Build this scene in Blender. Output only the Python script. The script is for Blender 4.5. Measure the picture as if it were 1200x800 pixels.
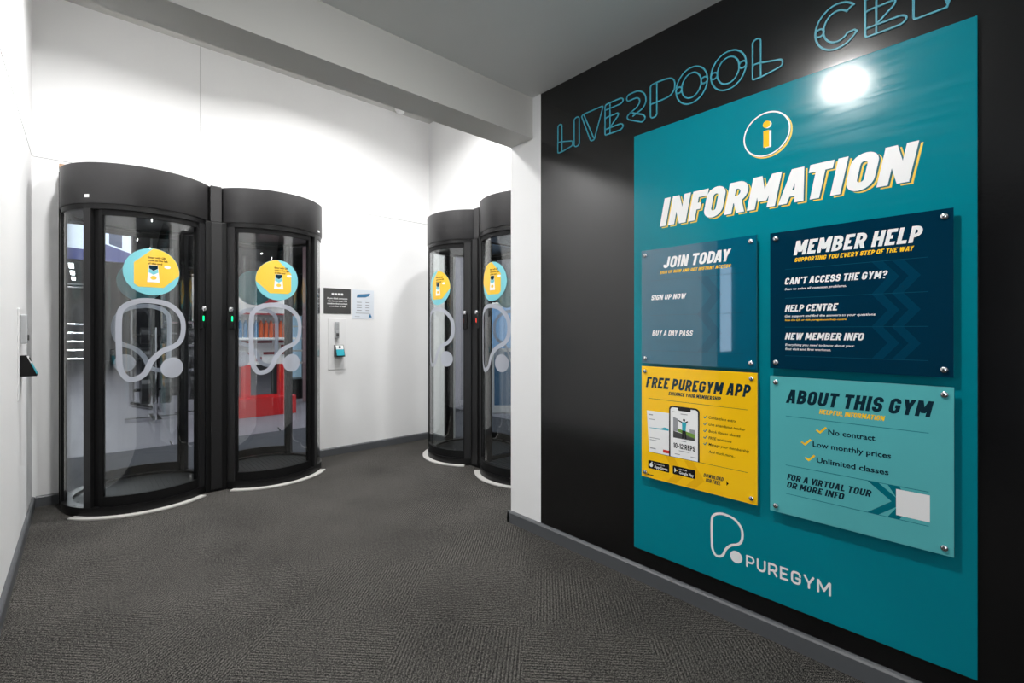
import bpy, bmesh, math, random
from math import sin, cos, pi, radians
from mathutils import Vector, Matrix
random.seed(4)
scn = bpy.context.scene
for o in list(bpy.data.objects):
    bpy.data.objects.remove(o)
COL = scn.collection

# ------------------------------------------------------------------ camera
cam_d = bpy.data.cameras.new('camera')
cam = bpy.data.objects.new('camera', cam_d)
COL.objects.link(cam)
cam.location = (0, 0, 1.2)
cam.rotation_euler = (pi / 2, 0, -math.atan(502 / 558))
cam_d.sensor_width = 36
cam_d.lens = 558 / 1200 * 36
cam_d.shift_y = -0.01
cam_d.clip_start = 0.02
scn.camera = cam

# ------------------------------------------------------------------ world, exposure
vs = scn.view_settings
vs.view_transform = 'Standard'
vs.look = 'None'
vs.gamma = 1
vs.use_curve_mapping = False
vs.exposure = 0.0
w = bpy.data.worlds.new('world')
scn.world = w
w.use_nodes = True
w.node_tree.nodes['Background'].inputs['Color'].default_value = (0.5, 0.55, 0.65, 1)
w.node_tree.nodes['Background'].inputs['Strength'].default_value = 0.02
try:
    scn.cycles.max_bounces = 10
    scn.cycles.transparent_max_bounces = 24
    scn.cycles.sample_clamp_indirect = 6
except Exception:
    pass

LOBBY_W = 40        # watts of one lobby downlight
FOYER_L = 640       # radiance of the opal foyer lights
GYM_W = 55          # watts of one gym light strip


def area(name, loc, size, power, color=(1, 1, 1), shape='DISK', size_y=None, rot=(0, 0, 0), spread=pi):
    d = bpy.data.lights.new(name, 'AREA')
    d.shape = shape
    d.size = size
    if size_y:
        d.size_y = size_y
    d.energy = power
    d.color = color
    d.spread = spread
    o = bpy.data.objects.new(name, d)
    o.location = loc
    o.rotation_euler = rot
    COL.objects.link(o)
    return o


# ------------------------------------------------------------------ materials
def srgb(r, g, b):
    f = lambda c: (c / 255 / 12.92) if c / 255 <= 0.04045 else ((c / 255 + 0.055) / 1.055) ** 2.4
    return (f(r), f(g), f(b), 1)


def mat(name, col, rough=0.5, metal=0.0, spec=0.5, emit=None, emit_s=0.0, alpha=1.0):
    m = bpy.data.materials.new(name)
    m.use_nodes = True
    p = m.node_tree.nodes['Principled BSDF']
    p.inputs['Base Color'].default_value = col
    p.inputs['Roughness'].default_value = rough
    p.inputs['Metallic'].default_value = metal
    p.inputs['Specular IOR Level'].default_value = spec
    p.inputs['Alpha'].default_value = alpha
    if emit:
        p.inputs['Emission Color'].default_value = emit
        p.inputs['Emission Strength'].default_value = emit_s
    return m


def nt(m):
    return m.node_tree.nodes, m.node_tree.links, m.node_tree.nodes['Principled BSDF']


def math_node(ns, ln, op, a, b=None, c=None):
    n = ns.new('ShaderNodeMath')
    n.operation = op
    for i, v in enumerate((a, b, c)):
        if v is None:
            continue
        if isinstance(v, (int, float)):
            n.inputs[i].default_value = v
        else:
            ln.new(v, n.inputs[i])
    return n.outputs[0]


def speckle(m, amount=0.08, scale=30, bump=0.0, bscale=200, rough_var=0.0):
    """subtle uneven paint / powder coat"""
    ns, ln, p = nt(m)
    geo = ns.new('ShaderNodeNewGeometry')
    nz = ns.new('ShaderNodeTexNoise')
    nz.inputs['Scale'].default_value = scale
    nz.inputs['Detail'].default_value = 5
    ln.new(geo.outputs['Position'], nz.inputs['Vector'])
    base = p.inputs['Base Color'].default_value[:]
    mx = ns.new('ShaderNodeMix')
    mx.data_type = 'RGBA'
    mx.inputs['A'].default_value = tuple(c * (1 - amount) for c in base[:3]) + (1,)
    mx.inputs['B'].default_value = tuple(min(1, c * (1 + amount)) for c in base[:3]) + (1,)
    ln.new(nz.outputs['Fac'], mx.inputs['Factor'])
    ln.new(mx.outputs['Result'], p.inputs['Base Color'])
    if rough_var:
        r = p.inputs['Roughness'].default_value
        ln.new(math_node(ns, ln, 'MULTIPLY_ADD', nz.outputs['Fac'], rough_var, r - rough_var / 2), p.inputs['Roughness'])
    if bump:
        n2 = ns.new('ShaderNodeTexNoise')
        n2.inputs['Scale'].default_value = bscale
        n2.inputs['Detail'].default_value = 3
        ln.new(geo.outputs['Position'], n2.inputs['Vector'])
        b = ns.new('ShaderNodeBump')
        b.inputs['Strength'].default_value = bump
        b.inputs['Distance'].default_value = 0.002
        ln.new(n2.outputs['Fac'], b.inputs['Height'])
        ln.new(b.outputs['Normal'], p.inputs['Normal'])
    return m


M = {}
M['white'] = speckle(mat('white_wall_paint', srgb(238, 238, 238), 0.55), 0.015, 4)
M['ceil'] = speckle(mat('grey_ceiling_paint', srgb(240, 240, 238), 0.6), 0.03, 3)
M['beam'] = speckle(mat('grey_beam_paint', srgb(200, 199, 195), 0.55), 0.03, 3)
M['blackwall'] = speckle(mat('black_wall_paint', srgb(9, 9, 10), 0.18, spec=0.75), 0.15, 8, 0.05, 90, 0.05)
M['skirt'] = mat('grey_skirting_paint', srgb(82, 84, 87), 0.4)
M['plinth_top'] = mat('skirting_top_edge', srgb(150, 150, 150), 0.4)
M['darkroom'] = mat('dark_gym_paint', srgb(58, 60, 66), 0.6)
M['gymceil'] = mat('dark_gym_ceiling_paint', srgb(46, 47, 50), 0.8)
M['steel_dark'] = speckle(mat('charcoal_powder_coat', srgb(46, 45, 46), 0.42), 0.1, 60, 0.08, 400, 0.08)
M['black'] = mat('black_powder_coat', srgb(13, 13, 14), 0.38, spec=0.3)
M['rail'] = mat('matt_black_rail', srgb(11, 11, 12), 0.6, spec=0.2)
M['anthracite'] = mat('anthracite_post_coat', srgb(30, 30, 31), 0.42, spec=0.4)
M['rubber'] = mat('black_rubber', srgb(13, 14, 16), 0.5, spec=0.3)
M['gap'] = mat('joint_filler', srgb(150, 150, 150), 0.8)
M['wood'] = mat('raw_board_edge', srgb(196, 160, 130), 0.8)
M['chrome'] = mat('brushed_chrome', srgb(225, 225, 228), 0.22, 1.0)
M['alu'] = speckle(mat('brushed_aluminium', srgb(218, 216, 212), 0.38, 0.3), 0.05, 80)
M['ink_white'] = mat('white_print', srgb(240, 240, 240), 0.12)
M['ink_white_matt'] = mat('white_vinyl', srgb(238, 238, 238), 0.4)
M['ink_yellow'] = mat('yellow_print', srgb(250, 200, 45), 0.15)
M['ink_yellow_pale'] = mat('pale_yellow_vinyl', srgb(240, 205, 70), 0.35)
M['ink_navy'] = mat('navy_print', srgb(20, 46, 58), 0.12)
M['ink_teal'] = mat('dark_teal_print', srgb(0, 108, 122), 0.15)
M['ink_navy_rule'] = mat('slate_rule_print', srgb(20, 78, 98), 0.1)
M['ink_black'] = mat('black_print', srgb(26, 24, 22), 0.15)
M['ink_red'] = mat('red_print', srgb(200, 50, 40), 0.2)
M['ink_grey'] = mat('grey_print', srgb(150, 152, 156), 0.2)
M['ink_green'] = mat('green_print', srgb(110, 150, 60), 0.2)
M['letters'] = mat('teal_letter_outline', srgb(60, 150, 170), 0.4)
M['frost'] = None
M['sheet_edge'] = mat('polished_acrylic_edge', srgb(150, 190, 190), 0.15)  # this and the next two edges: paler colour paints in edge-lit brightness
M['edge_yellow'] = mat('yellow_acrylic_edge', srgb(250, 226, 130), 0.15)
M['edge_blue'] = mat('blue_acrylic_edge', srgb(60, 110, 125), 0.15)
M['join_face'] = mat('petrol_print_under_acrylic', srgb(0, 92, 118), 0.03, spec=1.0)
M['member_face'] = mat('navy_print_under_acrylic', srgb(2, 46, 68), 0.035, spec=0.6)
M['free_face'] = mat('yellow_print_under_acrylic', srgb(253, 199, 24), 0.06)
M['about_face'] = mat('aqua_print_under_acrylic', srgb(88, 178, 182), 0.05)
M['green_led'] = mat('green_indicator', srgb(0, 200, 90), 0.3, emit=(0.0, 1.0, 0.30, 1), emit_s=2.2)
M['red_led'] = mat('red_indicator', srgb(220, 40, 30), 0.3, emit=(1.0, 0.08, 0.05, 1), emit_s=2.5)
M['unlit_led'] = mat('unlit_indicator', srgb(70, 14, 12), 0.3)
M['lamp'] = mat('lamp_diffuser', (1, 1, 1, 1), 0.4, emit=(1, 0.98, 0.95, 1), emit_s=30)
M['strip_lamp'] = mat('strip_diffuser', (1, 1, 1, 1), 0.4, emit=(0.95, 0.97, 1, 1), emit_s=8)
M['plastic_white'] = mat('white_plastic', srgb(236, 236, 236), 0.3)
M['plastic_grey'] = mat('grey_plastic', srgb(178, 180, 182), 0.35)
M['teal_plastic'] = mat('teal_label', srgb(40, 168, 186), 0.3)
M['sign_grey'] = mat('charcoal_sign_print', srgb(70, 70, 70), 0.35)
M['paper'] = mat('white_paper', srgb(222, 228, 236), 0.35)
M['red_gloss'] = mat('red_stand_panel', srgb(214, 22, 30), 0.3)
M['red_dark'] = mat('dark_red_print', srgb(140, 24, 34), 0.4)
M['blue_plastic'] = mat('blue_bottle', srgb(70, 120, 160), 0.25)
M['orange_plastic'] = mat('orange_bottle', srgb(206, 96, 56), 0.25)
M['mat_teal'] = mat('sticker_teal', srgb(120, 195, 204), 0.35)
M['mat_yellow'] = mat('sticker_yellow', srgb(238, 192, 64), 0.35)
M['sticker_back'] = mat('sticker_backing', srgb(178, 200, 196), 0.5)
M['pink'] = mat('dusty_pink_paint', srgb(170, 140, 145), 0.6)
M['lavender'] = mat('lavender_grey_paint', srgb(150, 148, 160), 0.6)
M['iron'] = mat('black_iron', srgb(28, 28, 30), 0.4, 0.3)
M['chevron_join'] = mat('petrol_chevron_print', srgb(0, 82, 108), 0.03, spec=1.0)
M['chevron_member'] = mat('navy_chevron_print', srgb(3, 58, 82), 0.035, spec=0.6)
M['chevron_yellow'] = mat('amber_chevron_print', srgb(240, 182, 20), 0.06)


for k_ in ('join_face', 'chevron_join'):
    q_ = M[k_].node_tree.nodes['Principled BSDF']
    q_.inputs['Coat Weight'].default_value = 1.0
    q_.inputs['Coat Roughness'].default_value = 0.02


def make_board_mat():
    m = mat('teal_gloss_board', srgb(0, 126, 141), 0.2, spec=0.32)
    ns, ln, p = nt(m)
    geo = ns.new('ShaderNodeNewGeometry')
    mp = ns.new('ShaderNodeMapping')
    mp.inputs['Scale'].default_value = (1, 3, 40)
    ln.new(geo.outputs['Position'], mp.inputs['Vector'])
    n1 = ns.new('ShaderNodeTexNoise')
    n1.inputs['Scale'].default_value = 1.2
    n1.inputs['Detail'].default_value = 4
    n1.inputs['Distortion'].default_value = 0.6
    ln.new(mp.outputs['Vector'], n1.inputs['Vector'])
    ln.new(math_node(ns, ln, 'MULTIPLY_ADD', n1.outputs['Fac'], 0.24, 0.06), p.inputs['Roughness'])
    b = ns.new('ShaderNodeBump')
    b.inputs['Strength'].default_value = 0.04
    b.inputs['Distance'].default_value = 0.004
    ln.new(n1.outputs['Fac'], b.inputs['Height'])
    ln.new(b.outputs['Normal'], p.inputs['Normal'])
    return m


M['board'] = make_board_mat()


def make_carpet():
    m = mat('ribbed_carpet_tile', srgb(70, 68, 65), 0.95, spec=0.1)
    ns, ln, p = nt(m)
    geo = ns.new('ShaderNodeNewGeometry')
    mp = ns.new('ShaderNodeMapping')
    mp.inputs['Rotation'].default_value = (0, 0, radians(46))
    ln.new(geo.outputs['Position'], mp.inputs['Vector'])
    chk = ns.new('ShaderNodeTexChecker')
    chk.inputs['Scale'].default_value = 2.0
    chk.inputs['Color1'].default_value = (1, 1, 1, 1)
    chk.inputs['Color2'].default_value = (0, 0, 0, 1)
    wn = ns.new('ShaderNodeTexNoise')
    wn.inputs['Scale'].default_value = 9
    wn.inputs['Detail'].default_value = 4
    ln.new(geo.outputs['Position'], wn.inputs['Vector'])
    wv = ns.new('ShaderNodeVectorMath')
    wv.operation = 'MULTIPLY_ADD'
    wv.inputs[1].default_value = (0.16, 0.16, 0)
    ln.new(wn.outputs['Color'], wv.inputs[0])
    ln.new(mp.outputs['Vector'], wv.inputs[2])
    ln.new(wv.outputs[0], chk.inputs['Vector'])
    nz0 = ns.new('ShaderNodeTexNoise')
    nz0.inputs['Scale'].default_value = 60
    ln.new(mp.outputs['Vector'], nz0.inputs['Vector'])
    sep = ns.new('ShaderNodeSeparateXYZ')
    ln.new(mp.outputs['Vector'], sep.inputs[0])
    wob = math_node(ns, ln, 'MULTIPLY', nz0.outputs['Fac'], 0.008)
    K = 2 * pi / 0.0135
    sx = math_node(ns, ln, 'SINE', math_node(ns, ln, 'MULTIPLY', math_node(ns, ln, 'ADD', sep.outputs[0], wob), K))
    sy = math_node(ns, ln, 'SINE', math_node(ns, ln, 'MULTIPLY', math_node(ns, ln, 'ADD', sep.outputs[1], wob), K))
    mxf = ns.new('ShaderNodeMix')
    ln.new(chk.outputs['Fac'], mxf.inputs['Factor'])
    ln.new(sx, mxf.inputs['A'])
    ln.new(sy, mxf.inputs['B'])
    rib = math_node(ns, ln, 'MULTIPLY_ADD', mxf.outputs['Result'], 0.5, 0.5)
    nz = ns.new('ShaderNodeTexNoise')
    nz.inputs['Scale'].default_value = 290
    nz.inputs['Detail'].default_value = 2
    nz.inputs['Roughness'].default_value = 0.7
    ln.new(geo.outputs['Position'], nz.inputs['Vector'])
    fl = ns.new('ShaderNodeMapRange')
    fl.inputs['From Min'].default_value = 0.44
    fl.inputs['From Max'].default_value = 0.60
    ln.new(nz.outputs['Fac'], fl.inputs['Value'])
    nb = ns.new('ShaderNodeTexNoise')
    nb.inputs['Scale'].default_value = 2.2
    nb.inputs['Detail'].default_value = 3
    ln.new(geo.outputs['Position'], nb.inputs['Vector'])
    wear = ns.new('ShaderNodeTexNoise')
    wear.inputs['Scale'].default_value = 4.5
    wear.inputs['Detail'].default_value = 3
    ln.new(geo.outputs['Position'], wear.inputs['Vector'])
    wr = ns.new('ShaderNodeMapRange')
    wr.inputs['From Min'].default_value = 0.36
    wr.inputs['From Max'].default_value = 0.60
    ln.new(wear.outputs['Fac'], wr.inputs['Value'])
    amp = math_node(ns, ln, 'MULTIPLY_ADD', wr.outputs['Result'], 0.75, 0.25)
    rib = math_node(ns, ln, 'MULTIPLY_ADD', math_node(ns, ln, 'SUBTRACT', rib, 0.5), amp, 0.5)
    v = math_node(ns, ln, 'MULTIPLY_ADD', rib, 0.42, math_node(ns, ln, 'MULTIPLY', fl.outputs['Result'], 0.85))
    n2 = ns.new('ShaderNodeTexNoise')
    n2.inputs['Scale'].default_value = 95
    n2.inputs['Detail'].default_value = 1
    ln.new(geo.outputs['Position'], n2.inputs['Vector'])
    v = math_node(ns, ln, 'MULTIPLY_ADD', math_node(ns, ln, 'SUBTRACT', n2.outputs['Fac'], 0.5), 0.9, v)
    v = math_node(ns, ln, 'MULTIPLY', v, math_node(ns, ln, 'MULTIPLY_ADD', nb.outputs['Fac'], 0.5, 0.75))
    cr = ns.new('ShaderNodeValToRGB')
    cr.color_ramp.elements[0].position = 0.1
    cr.color_ramp.elements[0].color = srgb(15, 15, 15)
    cr.color_ramp.elements[1].position = 1.0
    cr.color_ramp.elements[1].color = srgb(123, 120, 115)
    e = cr.color_ramp.elements.new(0.5)
    e.color = srgb(34, 33.5, 33)
    ln.new(v, cr.inputs['Fac'])
    ln.new(cr.outputs['Color'], p.inputs['Base Color'])
    b = ns.new('ShaderNodeBump')
    b.inputs['Strength'].default_value = 0.6
    b.inputs['Distance'].default_value = 0.004
    ln.new(v, b.inputs['Height'])
    ln.new(b.outputs['Normal'], p.inputs['Normal'])
    return m


M['carpet'] = make_carpet()
M['gymfloor'] = speckle(mat('lavender_gym_floor', srgb(124, 122, 131), 0.5), 0.06, 12)
M['gymmat'] = speckle(mat('dark_entrance_mat', srgb(58, 60, 68), 0.9), 0.35, 150)


def make_glass():
    m = bpy.data.materials.new('clear_curved_glass')
    m.use_nodes = True
    ns, ln = m.node_tree.nodes, m.node_tree.links
    ns.remove(ns['Principled BSDF'])
    out = ns['Material Output']
    tr = ns.new('ShaderNodeBsdfTransparent')
    tr.inputs['Color'].default_value = (0.955, 0.97, 0.97, 1)
    gl = ns.new('ShaderNodeBsdfGlossy')
    gl.inputs['Roughness'].default_value = 0.0
    gl.inputs['Color'].default_value = (1, 1, 1, 1)
    lw = ns.new('ShaderNodeLayerWeight')
    lw.inputs['Blend'].default_value = 0.5
    f5 = math_node(ns, ln, 'POWER', lw.outputs['Facing'], 5.0)
    fac = math_node(ns, ln, 'MULTIPLY_ADD', f5, 0.92, 0.066)
    mx = ns.new('ShaderNodeMixShader')
    ln.new(fac, mx.inputs[0])
    ln.new(tr.outputs[0], mx.inputs[1])
    ln.new(gl.outputs[0], mx.inputs[2])
    ln.new(mx.outputs[0], out.inputs['Surface'])
    return m


def make_frost():
    m = bpy.data.materials.new('frosted_vinyl')
    m.use_nodes = True
    ns, ln = m.node_tree.nodes, m.node_tree.links
    ns.remove(ns['Principled BSDF'])
    out = ns['Material Output']
    tr = ns.new('ShaderNodeBsdfTransparent')
    tr.inputs['Color'].default_value = (0.9, 0.9, 0.95, 1)
    df = ns.new('ShaderNodeBsdfDiffuse')
    df.inputs['Color'].default_value = srgb(222, 225, 234)
    mx = ns.new('ShaderNodeMixShader')
    mx.inputs[0].default_value = 0.78
    tl = ns.new('ShaderNodeBsdfTranslucent')
    tl.inputs['Color'].default_value = srgb(215, 218, 232)
    m2 = ns.new('ShaderNodeMixShader')
    m2.inputs[0].default_value = 0.45
    ln.new(df.outputs[0], m2.inputs[1])
    ln.new(tl.outputs[0], m2.inputs[2])
    ln.new(tr.outputs[0], mx.inputs[1])
    ln.new(m2.outputs[0], mx.inputs[2])
    ln.new(mx.outputs[0], out.inputs['Surface'])
    return m


M['glass'] = make_glass()
M['frost'] = make_frost()


# ------------------------------------------------------------------ mesh helpers
def tag(o, label=None, cat=None, group=None, kind=None):
    if label:
        o['label'] = label
    if cat:
        o['category'] = cat
    if group:
        o['group'] = group
    if kind:
        o['kind'] = kind
    return o


def obj(name, bm, mats, parent=None, label=None, smooth=False):
    """link one bmesh (vertices in the parent's local frame) as ONE object"""
    bmesh.ops.recalc_face_normals(bm, faces=bm.faces)
    me = bpy.data.meshes.new(name)
    bm.to_mesh(me)
    bm.free()
    if smooth:
        for p in me.polygons:
            p.use_smooth = True
        try:
            me.set_sharp_from_angle(angle=radians(35))
        except Exception:
            pass
    o = bpy.data.objects.new(name, me)
    for m in (mats if isinstance(mats, (list, tuple)) else [mats]):
        me.materials.append(m)
    COL.objects.link(o)
    if parent:
        o.parent = parent
    if label:
        o['label'] = label
    return o


def empty(name, loc, rz=0.0):
    o = bpy.data.objects.new(name, None)
    o.location = loc
    o.rotation_euler = (0, 0, rz)
    o.empty_display_size = 0.1
    COL.objects.link(o)
    return o


def box(bm, x0, x1, y0, y1, z0, z1, bev=0.0, mi=0):
    vs_ = [bm.verts.new((x, y, z)) for x in (x0, x1) for y in (y0, y1) for z in (z0, z1)]
    fs = []
    for q in ((0, 1, 3, 2), (4, 6, 7, 5), (0, 4, 5, 1), (2, 3, 7, 6), (0, 2, 6, 4), (1, 5, 7, 3)):
        f = bm.faces.new([vs_[i] for i in q])
        f.material_index = mi
        fs.append(f)
    if bev:
        es = {e for f in fs for e in f.edges}
        bmesh.ops.bevel(bm, geom=list(es), offset=bev, segments=2, affect='EDGES', profile=0.5)
    return fs


def B():
    return bmesh.new()


def bx(*a, **k):
    bm = B()
    box(bm, *a, **k)
    return bm


def prism(bm, pts, axis, a0, a1, mi=0):
    """extrude a 2D outline along an axis; pts are in the two other axes"""
    def P(p, a):
        return {'x': (a, p[0], p[1]), 'y': (p[0], a, p[1]), 'z': (p[0], p[1], a)}[axis]
    A = [bm.verts.new(P(p, a0)) for p in pts]
    Bv = [bm.verts.new(P(p, a1)) for p in pts]
    n = len(pts)
    fs = [bm.faces.new(A), bm.faces.new(Bv[::-1])]
    for i in range(n):
        fs.append(bm.faces.new((A[i], A[(i + 1) % n], Bv[(i + 1) % n], Bv[i])))
    for f in fs:
        f.material_index = mi
    return fs


def pol(r, th, z):
    """pod frame: theta 0 faces -Y, positive to the right as seen from outside"""
    return (r * sin(th), -r * cos(th), z)


def sector(bm, r0, r1, t0, t1, z0, z1, seg=None, mi=0):
    """curved block between two radii, two angles (degrees) and two heights"""
    t0, t1 = radians(t0), radians(t1)
    n = seg or max(2, int(abs(t1 - t0) / radians(3)))
    rings = []
    for i in range(n + 1):
        t = t0 + (t1 - t0) * i / n
        rings.append([bm.verts.new(pol(r, t, z)) for r, z in ((r0, z0), (r1, z0), (r1, z1), (r0, z1))])
    full = abs(abs(t1 - t0) - 2 * pi) < 1e-4
    fs = []
    for a, b in zip(rings, rings[1:]):
        for k in range(4):
            fs.append(bm.faces.new((a[k], a[(k + 1) % 4], b[(k + 1) % 4], b[k])))
    fs.append(bm.faces.new(rings[0]))
    fs.append(bm.faces.new(rings[-1][::-1]))
    if full:
        bmesh.ops.remove_doubles(bm, verts=bm.verts, dist=1e-5)
    for f in fs:
        if f.is_valid:
            f.material_index = mi
    return fs


def lathe(bm, prof, seg=32, c=(0, 0, 0), mi=0):
    rings = []
    for r, z in prof:
        if r < 1e-6:
            rings.append([bm.verts.new((c[0], c[1], c[2] + z))])
        else:
            rings.append([bm.verts.new((c[0] + r * cos(2 * pi * i / seg), c[1] + r * sin(2 * pi * i / seg), c[2] + z)) for i in range(seg)])
    for a, b in zip(rings, rings[1:]):
        for i in range(seg):
            j = (i + 1) % seg
            if len(a) == 1 and len(b) == 1:
                continue
            if len(a) == 1:
                f = bm.faces.new((a[0], b[i], b[j]))
            elif len(b) == 1:
                f = bm.faces.new((a[i], a[j], b[0]))
            else:
                f = bm.faces.new((a[i], a[j], b[j], b[i]))
            f.material_index = mi
    return bm


def bar(bm, p, q, r, seg=10, mi=0):
    p, q = Vector(p), Vector(q)
    d = (q - p).normalized()
    u = d.orthogonal().normalized()
    v = d.cross(u)
    A = [bm.verts.new(p + u * r * cos(2 * pi * i / seg) + v * r * sin(2 * pi * i / seg)) for i in range(seg)]
    Bv = [bm.verts.new(q + u * r * cos(2 * pi * i / seg) + v * r * sin(2 * pi * i / seg)) for i in range(seg)]
    fs = [bm.faces.new(A), bm.faces.new(Bv[::-1])]
    for i in range(seg):
        fs.append(bm.faces.new((A[i], A[(i + 1) % seg], Bv[(i + 1) % seg], Bv[i])))
    for f in fs:
        f.material_index = mi


# ------------------------------------------------------------------ flat lettering in (u, v)
def fillet(pts, closed=False, n=6):
    """pts: (x, y[, r]) -> polyline with rounded corners"""
    out = []
    N = len(pts)
    for i, p in enumerate(pts):
        r = p[2] if len(p) > 2 else 0
        if r == 0 or (not closed and i in (0, N - 1)):
            out.append((p[0], p[1]))
            continue
        a, b, c = Vector(pts[i - 1][:2]), Vector(p[:2]), Vector(pts[(i + 1) % N][:2])
        da, dc = (a - b), (c - b)
        ra = min(r, da.length * (0.5 if len(pts[i - 1]) > 2 else 0.98))
        rc = min(r, dc.length * (0.5 if len(pts[(i + 1) % N]) > 2 else 0.98))
        rr = min(ra, rc)
        s, e = b + da.normalized() * rr, b + dc.normalized() * rr
        for k in range(n + 1):
            t = k / n
            # a circular-looking conic
            w_ = 0.75
            den = (1 - t) ** 2 + 2 * w_ * t * (1 - t) + t * t
            q = (s * (1 - t) ** 2 + b * 2 * w_ * t * (1 - t) + e * t * t) / den
            out.append((q.x, q.y))
    return out


def ribbon(faces, pts, w_, closed=False, cap='square', ends=(True, True)):
    """thicken a polyline to a strip of quads; faces collects polygons [(x, y), ...]"""
    P = [Vector(p) for p in pts]
    P = [p for i, p in enumerate(P) if i == 0 or (p - P[i - 1]).length > 1e-7]
    if closed and (P[0] - P[-1]).length < 1e-7:
        P.pop()
    n = len(P)
    h = w_ / 2
    if not closed and cap == 'square':
        if ends[0]:
            P[0] = P[0] + (P[0] - P[1]).normalized() * h
        if ends[1]:
            P[-1] = P[-1] + (P[-1] - P[-2]).normalized() * h
    L, R = [], []
    for i in range(n):
        if closed or 0 < i < n - 1:
            a = (P[i] - P[i - 1]).normalized()
            b = (P[(i + 1) % n] - P[i]).normalized()
        elif i == 0:
            a = b = (P[1] - P[0]).normalized()
        else:
            a = b = (P[-1] - P[-2]).normalized()
        t = (a + b)
        t = t.normalized() if t.length > 1e-6 else a
        nrm = Vector((-t.y, t.x))
        k = h / max(0.35, nrm.dot(Vector((-a.y, a.x))))
        L.append(P[i] + nrm * k)
        R.append(P[i] - nrm * k)
    for i in range(n if closed else n - 1):
        j = (i + 1) % n
        faces.append([tuple(L[i]), tuple(L[j]), tuple(R[j]), tuple(R[i])])
    if not closed and cap == 'round':
        for c, o in ((P[0], P[1]), (P[-1], P[-2])):
            d = (c - o).normalized()
            a0 = math.atan2(d.y, d.x)
            faces.append([(c.x + h * cos(a0 + t), c.y + h * sin(a0 + t)) for t in [pi * (k / 10 - 0.5) for k in range(11)]])


def disc(faces, cx, cy, rx, ry=None, n=40):
    ry = ry or rx
    faces.append([(cx + rx * cos(2 * pi * i / n), cy + ry * sin(2 * pi * i / n)) for i in range(n)])


R_ = 0.24
GLY = {
    'A': (1.08, [('d', 0, 0, .40, 1), ('d', 1, 0, .60, 1), ('b', .2, .22, .8, .22)]),
    'B': (1, [('s', [(0, .52), (0, 1), (.95, 1, R_), (.95, .52, R_)], 1), ('s', [(0, .52), (1, .52, R_), (1, 0, R_), (0, 0)], 0), ('s', [(0, 0), (0, .52)], 0)]),
    'C': (.96, [('s', [(1, .70), (1, 1, R_), (0, 1, R_), (0, 0, R_), (1, 0, R_), (1, .30)], 0)]),
    'D': (1, [('s', [(0, 0), (0, 1), (1, 1, R_), (1, 0, R_)], 1)]),
    'E': (.88, [('s', [(1, 1), (0, 1), (0, 0), (1, 0)], 0), ('s', [(0, .5), (.8, .5)], 0)]),
    'F': (.86, [('s', [(1, 1), (0, 1), (0, 0)], 0), ('s', [(0, .47), (.8, .47)], 0)]),
    'G': (1, [('s', [(1, .72), (1, 1, R_), (0, 1, R_), (0, 0, R_), (1, 0, R_), (1, .46), (.55, .46)], 0)]),
    'H': (1, [('s', [(0, 0), (0, 1)], 0), ('s', [(1, 0), (1, 1)], 0), ('s', [(0, .5), (1, .5)], 0)]),
    'I': (0, [('s', [(.5, 0), (.5, 1)], 0)]),
    'J': (.9, [('s', [(1, 1), (1, 0, R_), (0, 0, R_), (0, .28)], 0)]),
    'K': (1.02, [('s', [(0, 0), (0, 1)], 0), ('d', .12, .40, 1, 1), ('d', .32, .60, 1, 0)]),
    'L': (.82, [('s', [(0, 1), (0, 0), (1, 0)], 0)]),
    'M': (1.3, [('s', [(0, 0), (0, 1)], 0), ('s', [(1, 0), (1, 1)], 0), ('d', .05, 1, .5, .22), ('d', .95, 1, .5, .22)]),
    'N': (1.06, [('s', [(0, 0), (0, 1)], 0), ('s', [(1, 0), (1, 1)], 0), ('d', 0, 1, 1, 0)]),
    'O': (1, [('s', [(0, 0, .3), (0, 1, .3), (1, 1, .3), (1, 0, .3)], 1)]),
    'P': (.97, [('s', [(0, 0), (0, 1)], 0), ('s', [(0, 1), (1, 1, R_), (1, .40, R_), (0, .40)], 0)]),
    'R': (1, [('s', [(0, 0), (0, 1)], 0), ('s', [(0, 1), (1, 1, R_), (1, .42, R_), (0, .42)], 0), ('d', .5, .5, 1, 0)]),
    'S': (.96, [('s', [(1, .72), (1, 1, R_), (0, 1, R_), (0, .5, R_), (1, .5, R_), (1, 0, R_), (0, 0, R_), (0, .28)], 0)]),
    'T': (.94, [('s', [(0, 1), (1, 1)], 0), ('s', [(.5, 0), (.5, 1)], 0)]),
    'U': (1, [('s', [(0, 1), (0, 0, .3), (1, 0, .3), (1, 1)], 0)]),
    'V': (1.05, [('d', 0, 1, .5, 0), ('d', 1, 1, .5, 0)]),
    'W': (1.5, [('d', 0, 1, .26, 0), ('d', .5, 1, .26, 0), ('d', .5, 1, .74, 0), ('d', 1, 1, .74, 0)]),
    'Y': (1.04, [('d', 0, 1, .5, .40), ('d', 1, 1, .5, .40), ('s', [(.5, 0), (.5, .42)], 0)]),
    '?': (.9, [('s', [(0, .74), (0, 1, R_), (1, 1, R_), (1, .52, R_), (.5, .5), (.5, .34)], 0), ('s', [(.5, 0), (.5, .02)], 0)]),
    "'": (0, [('s', [(.5, .78), (.5, 1)], 0)]),
    '1': (.5, [('s', [(1, 0), (1, 1)], 0), ('d', 0, .72, .8, 1)]),
    '0': (.95, [('s', [(0, 0, .3), (0, 1, .3), (1, 1, .3), (1, 0, .3)], 1)]),
    '2': (.95, [('s', [(0, .74), (0, 1, R_), (1, 1, R_), (1, .56, .1), (0, .12), (0, 0), (1, 0)], 0)]),
    '-': (.6, [('s', [(0, .45), (1, .45)], 0)]),
}


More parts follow.
